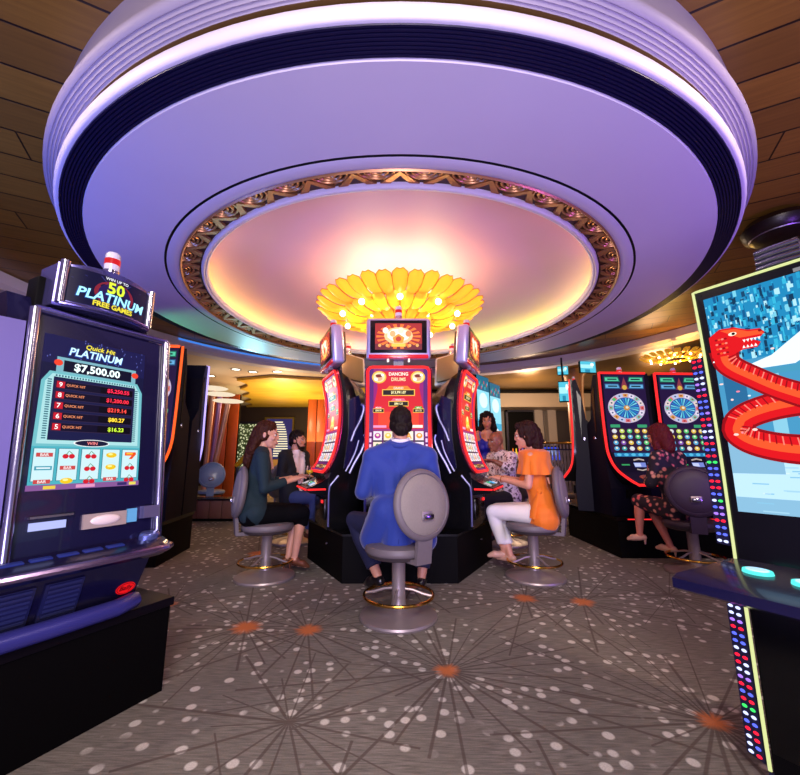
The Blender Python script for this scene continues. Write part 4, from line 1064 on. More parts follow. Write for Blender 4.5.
# ------------------------------------------------------------------ tall blue-screen machines behind the pod, TVs
def tall_machine(label, loc, rz):
    t = thing('slot_machine', label, 'slot machine', loc, rz, 'tall blue-screen slot machines behind the pod')
    mb = MB(); mb.box((-.3, .05, 0), (.3, .7, .95), BLACKM); mb.box((-.29, .2, .95), (.29, .4, 2.68), BLACK, bev=.02); mb.build('cabinet_body', t)
    mb = MB(); f0 = flat_fn((0, .198, 1.82), (1, 0, 0), (0, 0, 1)); s = Scr(lambda u, v, o: f0(u, v*1.24, o), mb, .001)
    s.rect(-.27, -.66, .27, .68, E('#3fb4dc'), 1); s.rect(-.27, .45, .27, .68, E('#1f6a8a'), 2); s.rect(-.27, .0, .27, .45, E('#8fdcf2', 1.05), 2); s.disc(0, .3, .18, .12, E('#d8f6ff', 1.1), 3)
    s.rect(-.27, -.66, .27, -.12, E('#a82c34'), 2); s.disc(0, -.22, .17, .14, E('#f0f0f4', 1.0), 3); s.disc(0, -.22, .12, .1, E('#c82430'), 4); s.poly([(-.08, -.2), (.08, -.2), (0, -.3)], E('#f0a02c'), 5)
    for i in range(3): s.rect(-.22+i*.16, -.6, -.1+i*.16, -.42, E(['#f0c8a0', '#e05a4a', '#f0d04a'][i]), 3)
    for i in range(12): s.rect(-.25+.04*i, .47+.03*(i % 4), -.22+.04*i, .52+.03*(i % 4), E(['#3a9a6a', '#e04a58', '#58c0e0'][i % 3]), 3)
    mb.build('screen', t)
    mb = MB(); mb.loft([[(-.28, .15, .80), (.28, .15, .80), (.28, .15, .95), (-.28, .15, .95)], [(-.28, -.12, .78), (.28, -.12, .78), (.28, -.12, .82), (-.28, -.12, .82)]], BLACK); d = mb.build('button_deck', t)
    mb = MB(); mb.tube([(-.28, -.125, .80), (0, -.13, .80), (.28, -.125, .80)], .012, em('violet_trim', '#b878ff', 1.2), 8); mb.build('deck_edge_light', d)
    return t
tall = tall_machine('tall slot machine with a bright blue screen right behind the standing woman', (1.76, 7.2, 0), R(53))
dup(tall, (2.19, 8.0, 0), R(53), 'tall slot machine with a bright blue screen behind the first such machine')
def tv(label, p, rz, w, h):
    t = thing('television', label, 'television', p, rz, 'televisions hung near the tan column')
    mb = MB(); mb.box((-w/2, 0, -h/2), (w/2, .06, h/2), BLACKM, bev=.008); mb.build('tv_housing', t)
    mb = MB(); s = Scr(flat_fn((0, -.001, 0), (1, 0, 0), (0, 0, 1)), mb, .001)
    s.rect(-w*.47, -h*.45, w*.47, h*.45, E('#52c2dc', 1.05), 1); s.rect(-w*.47, -h*.1, w*.3, h*.2, E('#a8ecf6', 1.05), 2); s.rect(-w*.2, -h*.45, w*.1, -h*.2, E('#2c8cb0'), 2); s.disc(w*.25, h*.2, w*.12, h*.15, E('#e8fbff', 1.1), 3)
    mb.build('tv_screen', t)
    mb = MB(); mb.tube([(0, .04, h/2-.02), (0, .05, h/2+.1), (0, .05, 3.28-p[2])], .02, DARKMET, 8); mb.build('ceiling_mount', t)
for lab, (xa, xb, ya, yb, Y), rz in (('cyan television hung left of the tan column', (558, 567.5, 366, 375, 8.9), -12), ('cyan television hung right of the tan column', (580, 596, 361, 373, 8.6), 8), ('cyan television hung below the others at the left of the tan column', (560, 568.5, 381, 402, 8.2), -10)):
    a, b = px(xa, yb, Y), px(xb, ya, Y); tv(lab, ((a.x+b.x)/2, Y, (a.z+b.z)/2), R(rz), (b.x-a.x)*1.02, b.z-a.z)
# ------------------------------------------------------------------ people
def fuse(mb, voxel=.01, it=5, disp=0, freq=8, seed=0):
    o = mb.build('fuse_temp')
    m = o.modifiers.new('r', 'REMESH'); m.mode = 'VOXEL'; m.voxel_size = voxel; m.use_smooth_shade = True
    s = o.modifiers.new('s', 'SMOOTH'); s.factor = .5; s.iterations = it
    dg = bpy.context.evaluated_depsgraph_get(); dg.update()
    me = bpy.data.meshes.new_from_object(o.evaluated_get(dg))
    old = o.data; bpy.data.objects.remove(o); bpy.data.meshes.remove(old)
    if disp:
        ns = [v.normal.copy() for v in me.vertices]
        for v, n in zip(me.vertices, ns):
            q = v.co*freq+Vector((seed*3.1, 0, seed)); q.z *= .55
            v.co += n*disp*noise.noise(q)
    return me
def fused(mb, name, m, parent, voxel=.011, it=5, disp=0, freq=8, seed=0):
    me = fuse(mb, voxel, it, disp, freq, seed); r = MB(); r.mesh(me, [m]); bpy.data.meshes.remove(me)
    return r.build(name, parent, angle=80)

def hand_mesh(curl=22, spread=1.0):
    mb = MB(); k = None; m = BLACK
    mb.cap((0, -.02, 0), (0, .02, 0), .024, .027, m, 12)
    for x in (-.027, -.009, .009, .027): mb.cap((x*.6, .015, 0), (x, .082, .002), .017, .0125, m, 10)
    for i, (x, L) in enumerate(((-.030, .070), (-.010, .080), (.010, .074), (.029, .058))):
        p = Vector((x, .084, .003)); a = R(-4); sx = x*.45*spread
        for f, r0, r1, b in ((.46, .0098, .0088, curl*.6), (.32, .0088, .0080, curl), (.22, .0080, .0066, curl*.8)):
            a += R(b); q = p+Vector((sx*f, math.cos(a), -math.sin(a)))*L*f*1.0
            mb.cap(p, q, r0, r1, m, 10); p = q
    mb.cap((-.022, .012, -.004), (-.050, .048, -.014), .016, .0115, m, 10); mb.cap((-.050, .048, -.014), (-.054, .078, -.020), .0112, .0102, m, 10); mb.cap((-.054, .078, -.020), (-.048, .100, -.024), .0102, .0078, m, 10)
    return fuse(mb, .0042, 3)
HANDS = {'rest': hand_mesh(20), 'grip': hand_mesh(48, .4)}
def head_mesh(fem):
    mb = MB(); m = BLACK; j = .92 if fem else 1.0
    mb.ell((0, -.014, .030), (.074, .094, .090), m); mb.ell((0, .022, -.028), (.062*j, .070, .085), m)
    mb.ell((0, .034, -.078), (.047*j, .048, .036), m); mb.ell((0, .066, -.098), (.021*j, .020, .018), m)
    mb.cap((0, .088, .018), (0, .096, -.022), .008, .011, m, 10); mb.ell((0, .094, -.027), (.014, .011, .009), m)
    mb.cap((-.042, .076, .026), (.042, .076, .026), .012, .012, m, 10); mb.ell((0, .078, .028), (.03, .012, .012), m)
    for s in (-1, 1):
        mb.ell((s*.040, .062, -.026), (.022, .020, .022), m); mb.ell((s*.073, -.006, -.012), (.009, .019, .031), m, Euler((0, s*.15, s*.25)))
    mb.ell((0, .083, -.064), (.026, .014, .016), m)
    return fuse(mb, .0052, 3)
HEADS = {0: head_mesh(False), 1: head_mesh(True)}

def mat_to(p, fwd, up):
    y = Vector(fwd).normalized(); z = Vector(up); x = y.cross(z).normalized(); z = x.cross(y)
    M = Matrix((x, y, z)).transposed().to_4x4(); M.translation = Vector(p); return M

class Person:
    """joints in a frame that looks along +y, x to the person's right; r = thickness factor"""
    def __init__(s, J, fem, skin, lips='#a8505a', brow='#2a1a14', r=1.0):
        s.J = {k: Vector(v) for k, v in J.items() if not isinstance(v, str)}; s.fem = fem; s.r = r
        s.skin = mat('skin_'+skin.lstrip('#'), skin, .45, var=.04, scale=30); s.lips = lips; s.brow = brow
        s.hf = Vector(J.get('look', (0, 1, -.12))); s.hu = Vector(J.get('up', (0, 0, 1)))
        s.HM = mat_to(s.J['head'], s.hf, s.hu) @ Matrix.Scale(1.1, 4)
    def torso(s, mb, d=0.0, m=BLACK, low=True, high=True):
        J, r = s.J, s.r; w = .085 if not s.fem else .075
        pel, che = J['pel'], J['che']; ax = (J['shR']-J['shL']).normalized(); hx = (J['hipR']-J['hipL']).normalized()
        mid = pel.lerp(che, .5)
        if low:
            mb.cap(pel-hx*.075, pel+hx*.075, (.115 if not s.fem else .12)*r+d, (.115 if not s.fem else .12)*r+d, m)
        mb.cap(pel+(che-pel)*.15-hx*.05, mid-ax*.055, .105*r+d, (.098 if not s.fem else .082)*r+d, m); mb.cap(pel+(che-pel)*.15+hx*.05, mid+ax*.055, .105*r+d, (.098 if not s.fem else .082)*r+d, m)
        for sg in (-1, 1):
            mb.cap(mid+ax*.055*sg, che+ax*w*sg, (.098 if not s.fem else .082)*r+d, .108*r*(1 if not s.fem else .92)+d, m)
        if high:
            for sh, sg in ((J['shL'], -1), (J['shR'], 1)):
                mb.cap(che+ax*.05*sg+(sh-che)*.25, sh, .095*r*(1 if not s.fem else .9)+d, .060*r*(1 if not s.fem else .88)+d, m)
                mb.cap(J['nk'], sh, .055*r+d, .052*r*(1 if not s.fem else .9)+d, m)
            mb.cap(che, J['nk'], .09*r+d, .055*r+d, m)
        if s.fem:
            fw = ax.cross(Vector((0, 0, 1)))*-1
            for sg in (-1, 1): mb.ell(che+ax*.07*sg+fw*.075-Vector((0, 0, .04)), .062+d, m, n=12)
    def arm(s, mb, sd, d=0.0, m=BLACK, t0=0., t1=2., flat=False):
        J = s.J; f = .88 if s.fem else 1.0; f *= s.r
        a, b, c = J['sh'+sd], J['el'+sd], J['wr'+sd]
        if t0 < 1:
            e = min(t1, 1); mb.cap(a.lerp(b, t0), a.lerp(b, e), (.056-.014*t0)*f+d, (.056-.014*e)*f+d, m, e1=not (flat and t1 <= 1), e0=t0 < .01)
        if t1 > 1:
            e = t1-1; mb.cap(b, b.lerp(c, e), .043*f+d, (.043-.016*e)*f+d, m, e1=not flat)
    def leg(s, mb, sd, d=0.0, m=BLACK, t0=0., t1=2., flat=False, dk=0):
        J = s.J; f = .95 if s.fem else 1.0; f *= s.r
        a, b, c = J['hip'+sd], J['kn'+sd], J['an'+sd]
        if t0 < 1: mb.cap(a.lerp(b, t0), a.lerp(b, min(t1, 1)), .088*f+d, (.088-.030*min(t1, 1))*f+d, m, e1=not (flat and t1 <= 1))
        if t1 > 1:
            e = t1-1; k = (b-a).cross(c-b); back = ((b-c).normalized().cross(k.normalized() if k.length > 1e-4 else Vector((1, 0, 0))))
            q = b.lerp(c, min(e, .35)); mb.cap(b, q, .055*f+d, .054*f+d+dk*.35, m, e1=True)
            if e > .35: mb.cap(q, b.lerp(c, e), .054*f+d+dk*.35, (.054-.021*(e-.35)/.65)*f+d+dk, m, e1=not flat)
    def foot(s, mb, sd, d=0.0, m=BLACK):
        J = s.J; a, t = J['an'+sd], J['toe'+sd]; k = .9 if s.fem else 1.05; D = (t-a)
        heel = a-D*.25-Vector((0, 0, .045)); flat = Vector((D.x, D.y, 0)).normalized()
        mb.cap(a, a-Vector((0, 0, .03)), .032*k+d, .034*k+d, m, 12); mb.cap(a-Vector((0, 0, .03))-flat*.02, t-D*.15, .034*k+d, .03*k+d, m, 12); mb.cap(t-D*.3, t, .034*k+d, .022*k+d, m, 12)
    def body(s, loc, rz, label, bare_feet=True, hands='LR', grip='', arms=2.0):
        mb = MB(); s.torso(mb); J = s.J
        for sd in 'LR':
            s.arm(mb, sd); s.leg(mb, sd)
            if bare_feet: s.foot(mb, sd)
        mb.cap(J['nk']-Vector((0, 0, .03)), s.HM @ Vector((0, -.02, -.04)), .056*(.86 if s.fem else 1)*s.r, .052*(.88 if s.fem else 1), BLACK)
        me = fuse(mb, .010, 4); out = MB(); out.mesh(me, [s.skin])
        out.mesh(HEADS[1 if s.fem else 0], [s.skin], s.HM)
        EW = mat('eye_white', '#e8e2dc', .25); EI = mat('iris', '#20120c', .15); LP = mat('lips_'+s.lips.lstrip('#'), s.lips, .35); BR = mat('brow_'+s.brow.lstrip('#'), s.brow, .7)
        for g in (-1, 1):
            out.ell((g*.030, .0765, .003), (.0135, .010, .0085), EW, n=12, M=s.HM); out.ell((g*.030, .0845, .003), (.006, .004, .0065), EI, n=10, M=s.HM)
            out.tube([s.HM @ Vector((g*.046, .079, .006)), s.HM @ Vector((g*.03, .0875, .0125)), s.HM @ Vector((g*.016, .083, .005))], .0022, EI, 6)
            out.tube([s.HM @ Vector((g*.050, .078, .026)), s.HM @ Vector((g*.034, .088, .033)), s.HM @ Vector((g*.014, .089, .029))], [.002, .0045, .003], BR, 6)
        out.ell((0, .0945, -.0585), (.021, .007, .0052), LP, n=12, M=s.HM); out.ell((0, .094, -.0675), (.018, .008, .006), LP, n=12, M=s.HM)
        for sd in hands:
            w = J['wr'+sd]; fd = J.get('fd'+sd, None); dr = (fd if fd is not None else (w-J['el'+sd])).normalized()
            pn = J.get('pn'+sd, Vector((0, 0, 1)))
            M = mat_to(w, dr, pn); k = .92 if s.fem else 1.03; M = M @ Matrix.Diagonal((k if sd == 'R' else -k, k, k, 1))
            out.mesh(HANDS['grip' if sd in grip else 'rest'], [s.skin], M)
        o = out.build('person', angle=80, loc=loc, rot=(0, 0, rz)); tag(o, label, 'person'); s.o = o
        return o
    def shoe(s, sd, m, heel=0.0, name='shoe', sole=None, open_=False):
        J = s.J; a, t = J['an'+sd], J['toe'+sd]; D = t-a; fl = Vector((D.x, D.y, 0)).normalized(); k = .9 if s.fem else 1.08
        mb = MB(); ank = a-Vector((0, 0, .035)); back = ank-fl*.035
        mb.cap(back, ank+fl*.02, .034*k, .037*k, m, 12); mb.cap(ank+fl*.0-Vector((0, 0, .005)), t-D*.22, .036*k, .036*k, m, 12); mb.cap(t-D*.3, t+fl*.015, .038*k, .022*k, m, 12)
        o = fused(mb, name, m, s.o, .008, 3)
        if heel:
            mb = MB(); b = back-fl*.008; mb.cap(b, b-Vector((0, 0, heel)), .017, .006, sole or m, 10, e1=False); mb.build('heel', o)
        return o

def hairmat(nm, c): return mat('hair_'+nm, c, .6, var=.35, scale=60, bump=.3, spec=.15)
def cap_hair(p, m, name='hair', extra=(), back=.014, disp=.008, low=-.03, top=.012, front=.055):
    """scalp hair as a fused shell plus extra locks given in head space: (p0, p1, r0, r1)"""
    mb = MB(); H = p.HM
    mb.ell((0, -.024, .040), (.081, .096, .094), BLACK, M=H)
    mb.ell((0, front-.035, .088), (.064, .048, .038), BLACK, M=H); mb.ell((0, .0, .062), (.079, .074, .068), BLACK, M=H)
    for g in (-1, 1): mb.ell((g*.058, -.028, .005+low*.3), (.026, .055, .05), BLACK, M=H)
    mb.ell((0, -.068, low), (.062, .044, .055), BLACK, M=H)
    for a, b, r0, r1 in extra: mb.cap(H @ Vector(a), H @ Vector(b), r0, r1, BLACK)
    return fused(mb, name, m, p.o, .007, 3, disp, 55, 3)

def seat_pose(**k):
    J = dict(pel=(0, .0, .60), che=(0, .03, .94), nk=(0, .045, 1.165), head=(0, .085, 1.345), shL=(-.195, .03, 1.125), shR=(.195, .03, 1.125),
             elL=(-.245, .05, .84), elR=(.245, .05, .84), wrL=(-.15, .29, .885), wrR=(.15, .29, .885), hipL=(-.095, .02, .585), hipR=(.095, .02, .585),
             knL=(-.12, .45, .59), knR=(.12, .45, .59), anL=(-.10, .34, .17), anR=(.10, .34, .17), toeL=(-.11, .47, .10), toeR=(.11, .47, .10))
    J.update(k); return J

# --- the man in the blue suit -------------------------------------------------
NAVY = mat('blue_wool', '#17348c', .75, sheen=.3, var=.08, scale=40, bump=.08)
p = Person(seat_pose(pel=(-.02, .02, .60), che=(.0, .06, .95), nk=(.0, .075, 1.19), head=(.005, .115, 1.365), look=(-.05, 1, -.14), shL=(-.21, .045, 1.105), shR=(.21, .045, 1.105),
    elL=(-.285, .0, .85), elR=(.275, .02, .86), wrL=(-.17, .25, .88), wrR=(.17, .27, .88), hipL=(-.10, .03, .585), knL=(-.37, .34, .60), anL=(-.17, .13, .235), toeL=(-.25, .22, .145), knR=(.24, .42, .59), anR=(.17, .28, .18), toeR=(.19, .40, .12)), False, '#c98e72', r=1.08)
p.body((.0, 2.98, 0), R(0), 'man in a bright blue suit seen from behind, seated at the front of the pod', bare_feet=False)
mb = MB(); p.torso(mb, .02)
for sd in 'LR': p.arm(mb, sd, .014, t1=1.93, flat=True)
J = p.J
for a, b, r0, r1 in (((-.10, -.04, .72), (-.20, .02, .52), .13, .10), ((.10, -.04, .72), (.17, .0, .52), .13, .10), ((0, -.06, .75), (-.02, -.07, .52), .12, .11), ((-.18, .1, .62), (-.24, .16, .53), .09, .07)): mb.cap(a, b, r0, r1, BLACK, e1=True)
jk = fused(mb, 'jacket', NAVY, p.o, .012, 4, .012, 7, 1)
mb = MB(); mb.tube([(.0+.066*math.cos(a), .072+.062*math.sin(a), 1.225+.012*math.sin(a)) for a in [2*PI*i/20 for i in range(20)]], .017, BLACK, 8, closed=True)
mb2 = MB(); mb2.tube([(.0+.064*math.cos(a), .075+.060*math.sin(a), 1.243+.015*math.sin(a)) for a in [2*PI*i/24 for i in range(24)]], .016, mat('white_cotton', '#e8e6ee', .7, var=.03), 8, closed=True); mb2.build('shirt_collar', p.o)
mb2 = MB(); mb2.tube([(.0+.078*math.cos(a), .066+.072*math.sin(a), 1.212+.02*math.sin(a)) for a in [2*PI*i/24 for i in range(24)]], .018, NAVY, 8, closed=True); mb2.build('jacket_collar', p.o)
mb2 = MB(); mb2.tube([(.004, -.098, 1.0), (.004, -.112, .85), (-.004, -.15, .68), (-.01, -.185, .52)], .003, mat('seam_blue', '#122a78', .8), 6); mb2.build('back_seam', jk)
mb = MB()
for sd in 'LR': p.leg(mb, sd, .012, t1=1.86, flat=True, dk=.012)
mb.cap((-.08, .02, .58), (.08, .02, .58), .115, .115, BLACK); fused(mb, 'trousers', mat('navy_wool', '#14183a', .8, var=.1), p.o, .011, 4, .008, 9, 2)
for sd in 'LR':
    sh = p.shoe(sd, mat('black_leather', '#0c0a10', .3, coat=.4))
cap_hair(p, hairmat('black_short', '#1c120f'), low=-.045, disp=.006, front=.05)

# --- the dark-haired woman on the left ----------------------------------------
TEAL = mat('dark_teal_knit', '#0c2730', .85, var=.15, scale=60, bump=.15); BLK = mat('black_crepe', '#060609', .85, var=.2, spec=.1)
WPOS = pod_pos(-60, 1.46)
p = Person(seat_pose(che=(0, .035, .93), nk=(0, .05, 1.15), head=(-.0, .095, 1.325), shL=(-.17, .03, 1.11), shR=(.17, .03, 1.11), elL=(-.22, .06, .84), elR=(.225, .05, .83), wrL=(-.06, .345, .90), wrR=(.14, .335, .895), look=(.42, 1, -.08),
    knL=(-.075, .44, .57), knR=(.085, .45, .57), anL=(-.03, .37, .165), anR=(.05, .41, .17), toeL=(-.02, .475, .065), toeR=(.07, .52, .07)), True, '#d49a80', '#a83c4a')
p.body(Vector(WPOS)-Vector((math.sin(R(60)), .5, 0))*.15, R(-60), 'woman with long dark hair in a dark teal top and black skirt at the left', grip='L')
mb = MB(); p.torso(mb, .014)
for sd in 'LR': p.arm(mb, sd, .016, t1=1.72, flat=True)
mb.cap((-.06, -.02, .62), (-.06, -.02, .72), .12, .11, BLACK); mb.cap((.06, -.02, .62), (.06, -.02, .72), .12, .11, BLACK)
sw = fused(mb, 'sweater', TEAL, p.o, .011, 4, .012, 8, 3)
mb = MB(); mb.loft([[(-.05, .13, 1.19), (.05, .13, 1.19), (.05, .10, 1.2), (-.05, .10, 1.2)], [(-.004, .172, 1.0), (.004, .172, 1.0), (.004, .15, 1.0), (-.004, .15, 1.0)]], p.skin); mb.build('neckline', p.o)
mb = MB()
for sd in 'LR': p.leg(mb, sd, .022, t1=1.0)
mb.cap((-.07, .0, .60), (.07, .0, .60), .135, .135, BLACK); mb.cap((0, .05, .585), (0, .43, .575), .10, .085, BLACK); mb.cap((-.06, .45, .56), (-.05, .44, .45), .075, .07, BLACK, e1=False); mb.cap((.07, .46, .56), (.06, .45, .45), .075, .07, BLACK, e1=False); mb.cap((.0, .46, .56), (.0, .45, .45), .075, .07, BLACK, e1=False)
fused(mb, 'skirt', BLK, p.o, .012, 4, .008, 8, 4)
BRZ = mat('bronze_leather', '#7a4a34', .3, .4)
for sd in 'LR': p.shoe(sd, BRZ, .075)
cap_hair(p, hairmat('dark_brown', '#3a1a0c'), low=-.06, extra=[((0, -.075, .02), (.0, -.105, -.12), .07, .07), ((0, -.10, -.10), (.02, -.135, -.25), .07, .045), ((.055, -.06, .0), (.05, -.10, -.15), .035, .045), ((-.055, -.06, .0), (-.05, -.10, -.15), .035, .045), ((.03, -.12, -.2), (.04, -.13, -.30), .045, .02)], disp=.010)

# --- the woman in orange ------------------------------------------------------
ORG = mat('orange_crepe', '#f07a10', .7, var=.06, scale=12, sheen=.2); WHT = mat('white_denim', '#f0ece8', .75, var=.04)
p = Person(seat_pose(pel=(0, -.03, .60), che=(0, .03, .93), nk=(0, .055, 1.15), head=(0, .10, 1.325), shL=(-.17, .03, 1.11), shR=(.17, .03, 1.11), elL=(-.215, .06, .85), elR=(.215, .08, .85), wrL=(-.10, .345, .90), wrR=(.14, .35, .90), look=(-.1, 1, -.12),
    knL=(-.09, .44, .585), knR=(.09, .45, .585), anL=(.0, .37, .215), anR=(-.02, .31, .19), toeL=(-.03, .50, .155), toeR=(.02, .43, .13)), True, '#d8987c', '#b8485a')
p.body(Vector(pod_pos(60, 1.46))+Vector((math.sin(R(60)), -.5, 0))*.09, R(60), 'woman with short dark hair in an orange ruffled top and white trousers')
mb = MB(); p.torso(mb, .013, high=False); mb.cap((-.06, .03, .9), (.06, .03, .9), .105, .105, BLACK)
mb.cap((-.07, -.03, .55), (-.06, -.02, .74), .142, .10, BLACK); mb.cap((.07, -.03, .55), (.06, -.02, .74), .142, .10, BLACK)
top = fused(mb, 'top', ORG, p.o, .011, 4, .010, 9, 5)
def ruffle(rows, n=96, amp=.02, w=9, m=ORG, ph=0):
    mb = MB(); rings = []
    for k, (z, rx, ry, cy, a) in enumerate(rows):
        ring = []
        for i in range(n):
            q = 2*PI*i/n; f = 1+a*math.sin(w*q+ph+.4*k)
            ring.append((rx*f*math.cos(q), cy+ry*f*math.sin(q), z+.25*a*math.cos(w*q)*.1))
        rings.append(ring)
    mb.loft(rings, m, cap=False); return mb
mb = ruffle([(1.185, .075, .062, .05, 0), (1.185, .12, .105, .04, .0), (1.16, .19, .14, .033, .005), (1.12, .222, .142, .03, .01), (1.06, .235, .14, .03, .03), (.985, .25, .16, .025, .06), (.95, .258, .168, .025, .075), (.952, .25, .16, .025, .075), (1.06, .228, .133, .03, .03), (1.125, .197, .108, .035, .015)])
mb.build('ruffle', p.o)
mb = MB(); mb.loft([[(-.115, -.118, .865), (.115, -.118, .865), (.115, -.105, .865), (-.115, -.105, .865)], [(-.13, -.108, .925), (.13, -.108, .925), (.13, -.09, .925), (-.13, -.09, .925)]], p.skin); mb.build('bare_back', p.o)
mb = MB()
for x, l in ((-.15, .60), (-.11, .56)): mb.tube([(x, -.02, .80), (x-.055, .0, .72), (x-.065, .03, .62), (x-.07, .04, l-.04)], [.012, .026, .034, .03], ORG, 8, flat=.3)
mb.ell((-.145, -.02, .80), (.022, .03, .028), ORG); mb.build('tie', top)
mb = MB()
for sd in 'LR': p.leg(mb, sd, .012, t1=1.80, flat=True, dk=.006)
mb.cap((-.075, -.02, .585), (.075, -.02, .585), .118, .118, BLACK); fused(mb, 'trousers', WHT, p.o, .011, 4, .007, 10, 6)
NUD = mat('nude_leather', '#d8a890', .4)
for sd in 'LR': p.shoe(sd, NUD, .07, name='sandal')
cap_hair(p, hairmat('espresso', '#2a120e'), low=-.06, extra=[((0, -.06, .0), (0, -.075, -.10), .075, .06), ((.06, -.02, .0), (.062, -.02, -.085), .034, .03), ((-.06, -.02, .0), (-.062, -.02, -.085), .034, .03), ((.0, -.09, .02), (.02, -.10, -.06), .05, .05), ((-.05, .05, .09), (.05, .05, .085), .03, .03), ((.055, .03, .05), (.068, .03, .0), .03, .022), ((-.055, .03, .05), (-.068, .03, .0), .03, .022)], disp=.010)
mb = MB(); w = p.J['wrL']; d = (w-p.J['elL']).normalized(); M = mat_to(w-d*.02, d, (0, 0, 1)) @ Matrix.Rotation(PI/2, 4, 'X')
mb.tube([M @ Vector((.03*math.cos(a), .03*math.sin(a), 0)) for a in [2*PI*i/20 for i in range(20)]], .004, GOLD, 6, closed=True); mb.build('bracelet', p.o)

# --- the bearded man ----------------------------------------------------------
SHIRT = mat('white_shirt', '#efe6ee', .7, var=.03); BLZ = mat('black_blazer', '#0c1216', .8, var=.15)
p = Person(seat_pose(pel=(0, -.02, .60), che=(0, -.04, .94), nk=(0, -.03, 1.16), head=(0, .01, 1.345), shL=(-.2, -.035, 1.125), shR=(.2, -.035, 1.125), look=(-.25, 1, -.03), elL=(-.25, .0, .84), elR=(.26, -.03, .84), wrL=(-.17, .27, .88), wrR=(.18, .24, .87), toeL=(-.10, .40, .10), toeR=(.10, .40, .10)), False, '#c48a6c', brow='#1c100c')
p.body((-1.43, 5.40, 0), R(-115), 'bearded man in a white shirt and open black blazer behind the dark-haired woman', bare_feet=False)
mb = MB(); p.torso(mb, .010); mb.cap((0, -.02, 1.14), (0, -.015, 1.215), .07, .062, BLACK, e1=False); fused(mb, 'shirt', SHIRT, p.o, .011, 4, .008, 9, 7)
mb = MB(); p.torso(mb, .030)
for sd in 'LR': p.arm(mb, sd, .020, t1=1.9, flat=True)
for g in (-1, 1): mb.cap((g*.08, -.03, .72), (g*.09, -.02, .56), .135, .13, BLACK)
bz = fused(mb, 'blazer', BLZ, p.o, .012, 4, .010, 7, 8)
bm = bmesh.new(); bm.from_mesh(bz.data)   # open front and neck
bmesh.ops.delete(bm, geom=[f for f in bm.faces if (lambda c: (c.y > .01 and abs(c.x) < .035+.085*max(0, min(1, (c.z-.62)/.5)) and abs(f.normal.x) < .8) or (c.z > 1.155 and math.hypot(c.x, c.y+.03) < .10))(f.calc_center_median())], context='FACES')
bm.to_mesh(bz.data); bm.free()
mb = MB()
for sd in 'LR': p.leg(mb, sd, .012, t1=1.9, flat=True, dk=.012)
mb.cap((-.08, -.02, .59), (.08, -.02, .59), .118, .118, BLACK); fused(mb, 'trousers', mat('blue_denim', '#3a4a78', .8, var=.12), p.o, .012, 4, .008, 9, 9)
for sd in 'LR': p.shoe(sd, mat('brown_leather', '#5a3420', .4))
cap_hair(p, hairmat('black_wavy', '#170d0a'), low=-.03, disp=.010, front=.06)
mb = MB()
mb.ell((0, .050, -.092), (.048, .038, .026), BLACK, M=p.HM); mb.ell((0, .078, -.094), (.028, .020, .024), BLACK, M=p.HM); mb.cap(p.HM @ Vector((-.02, .096, -.05)), p.HM @ Vector((.02, .096, -.05)), .006, .006, BLACK)
for g in (-1, 1): mb.cap(p.HM @ Vector((g*.066, .015, -.03)), p.HM @ Vector((g*.048, .045, -.085)), .008, .016, BLACK)
fused(mb, 'beard', hairmat('beard', '#20120e'), p.o, .006, 2, .004, 70, 4)

# --- the man in the speckled shirt ---------------------------------------------
spk = NT('speckled_shirt'); tcs = spk.n('ShaderNodeTexCoord').outputs['Object']
spk.L(spk.mix(spk.mr(spk.noise(tcs, 34, 3), .52, .58), '#e8dfe0', '#5a4450'), spk.b.inputs['Base Color']); spk.b.inputs['Roughness'].default_value = .8
p = Person(seat_pose(che=(0, .07, .93), nk=(0, .10, 1.15), head=(-.01, .16, 1.315), shL=(-.205, .07, 1.11), shR=(.205, .07, 1.11), look=(-.05, 1, -.05), elL=(-.31, .17, .97), wrL=(-.22, .34, 1.06), elR=(.26, .10, .83), wrR=(.15, .31, .88), fdL=(.1, .9, .2), toeL=(-.10, .40, .10), toeR=(.10, .40, .10)), False, '#8a543c', '#7a3c34', '#1c100c', r=1.08)
p.body((1.42, 5.26, 0.0), R(112), 'bald man in a white shirt with dark speckles, seated behind the woman in orange', bare_feet=False)
mb = MB(); p.torso(mb, .016)
for sd in 'LR': p.arm(mb, sd, .018, t1=1.55 if sd == 'L' else 1.7, flat=True)
fused(mb, 'shirt', spk.m, p.o, .012, 4, .010, 8, 10)
mb = MB()
for sd in 'LR': p.leg(mb, sd, .014, t1=1.9, flat=True, dk=.012)
mb.cap((-.08, .0, .59), (.08, .0, .59), .12, .12, BLACK); fused(mb, 'trousers', mat('black_trousers', '#101014', .8), p.o, .012, 4, .008, 9, 11)
for sd in 'LR': p.shoe(sd, mat('black_leather', '#0c0a10', .3))

# --- the standing woman ---------------------------------------------------------
J = dict(pel=(0, 0, .98), che=(.0, .02, 1.30), nk=(-.01, .03, 1.50), head=(-.02, .075, 1.665), look=(.12, 1, -.22), shL=(-.18, .02, 1.46), shR=(.18, .02, 1.46), elL=(-.22, .06, 1.17), elR=(.24, .03, 1.17), wrL=(-.12, .25, 1.08), wrR=(.22, .20, 1.02),
         hipL=(-.09, 0, .95), hipR=(.09, 0, .95), knL=(-.10, .03, .53), knR=(.10, .02, .53), anL=(-.10, .0, .14), anR=(.10, .0, .14), toeL=(-.10, .12, .05), toeR=(.11, .12, .05))
p = Person(J, True, '#b87a58', '#a84a4c')
p.body((1.33, 5.98, 0), R(170), 'standing woman with shoulder-length black hair in a royal blue strap dress')
RB = mat('royal_blue_satin', '#1a1f8c', .45, var=.08)
mb = MB(); p.torso(mb, .012, high=False); mb.cap((-.07, .03, 1.28), (.07, .03, 1.28), .105, .105, BLACK)
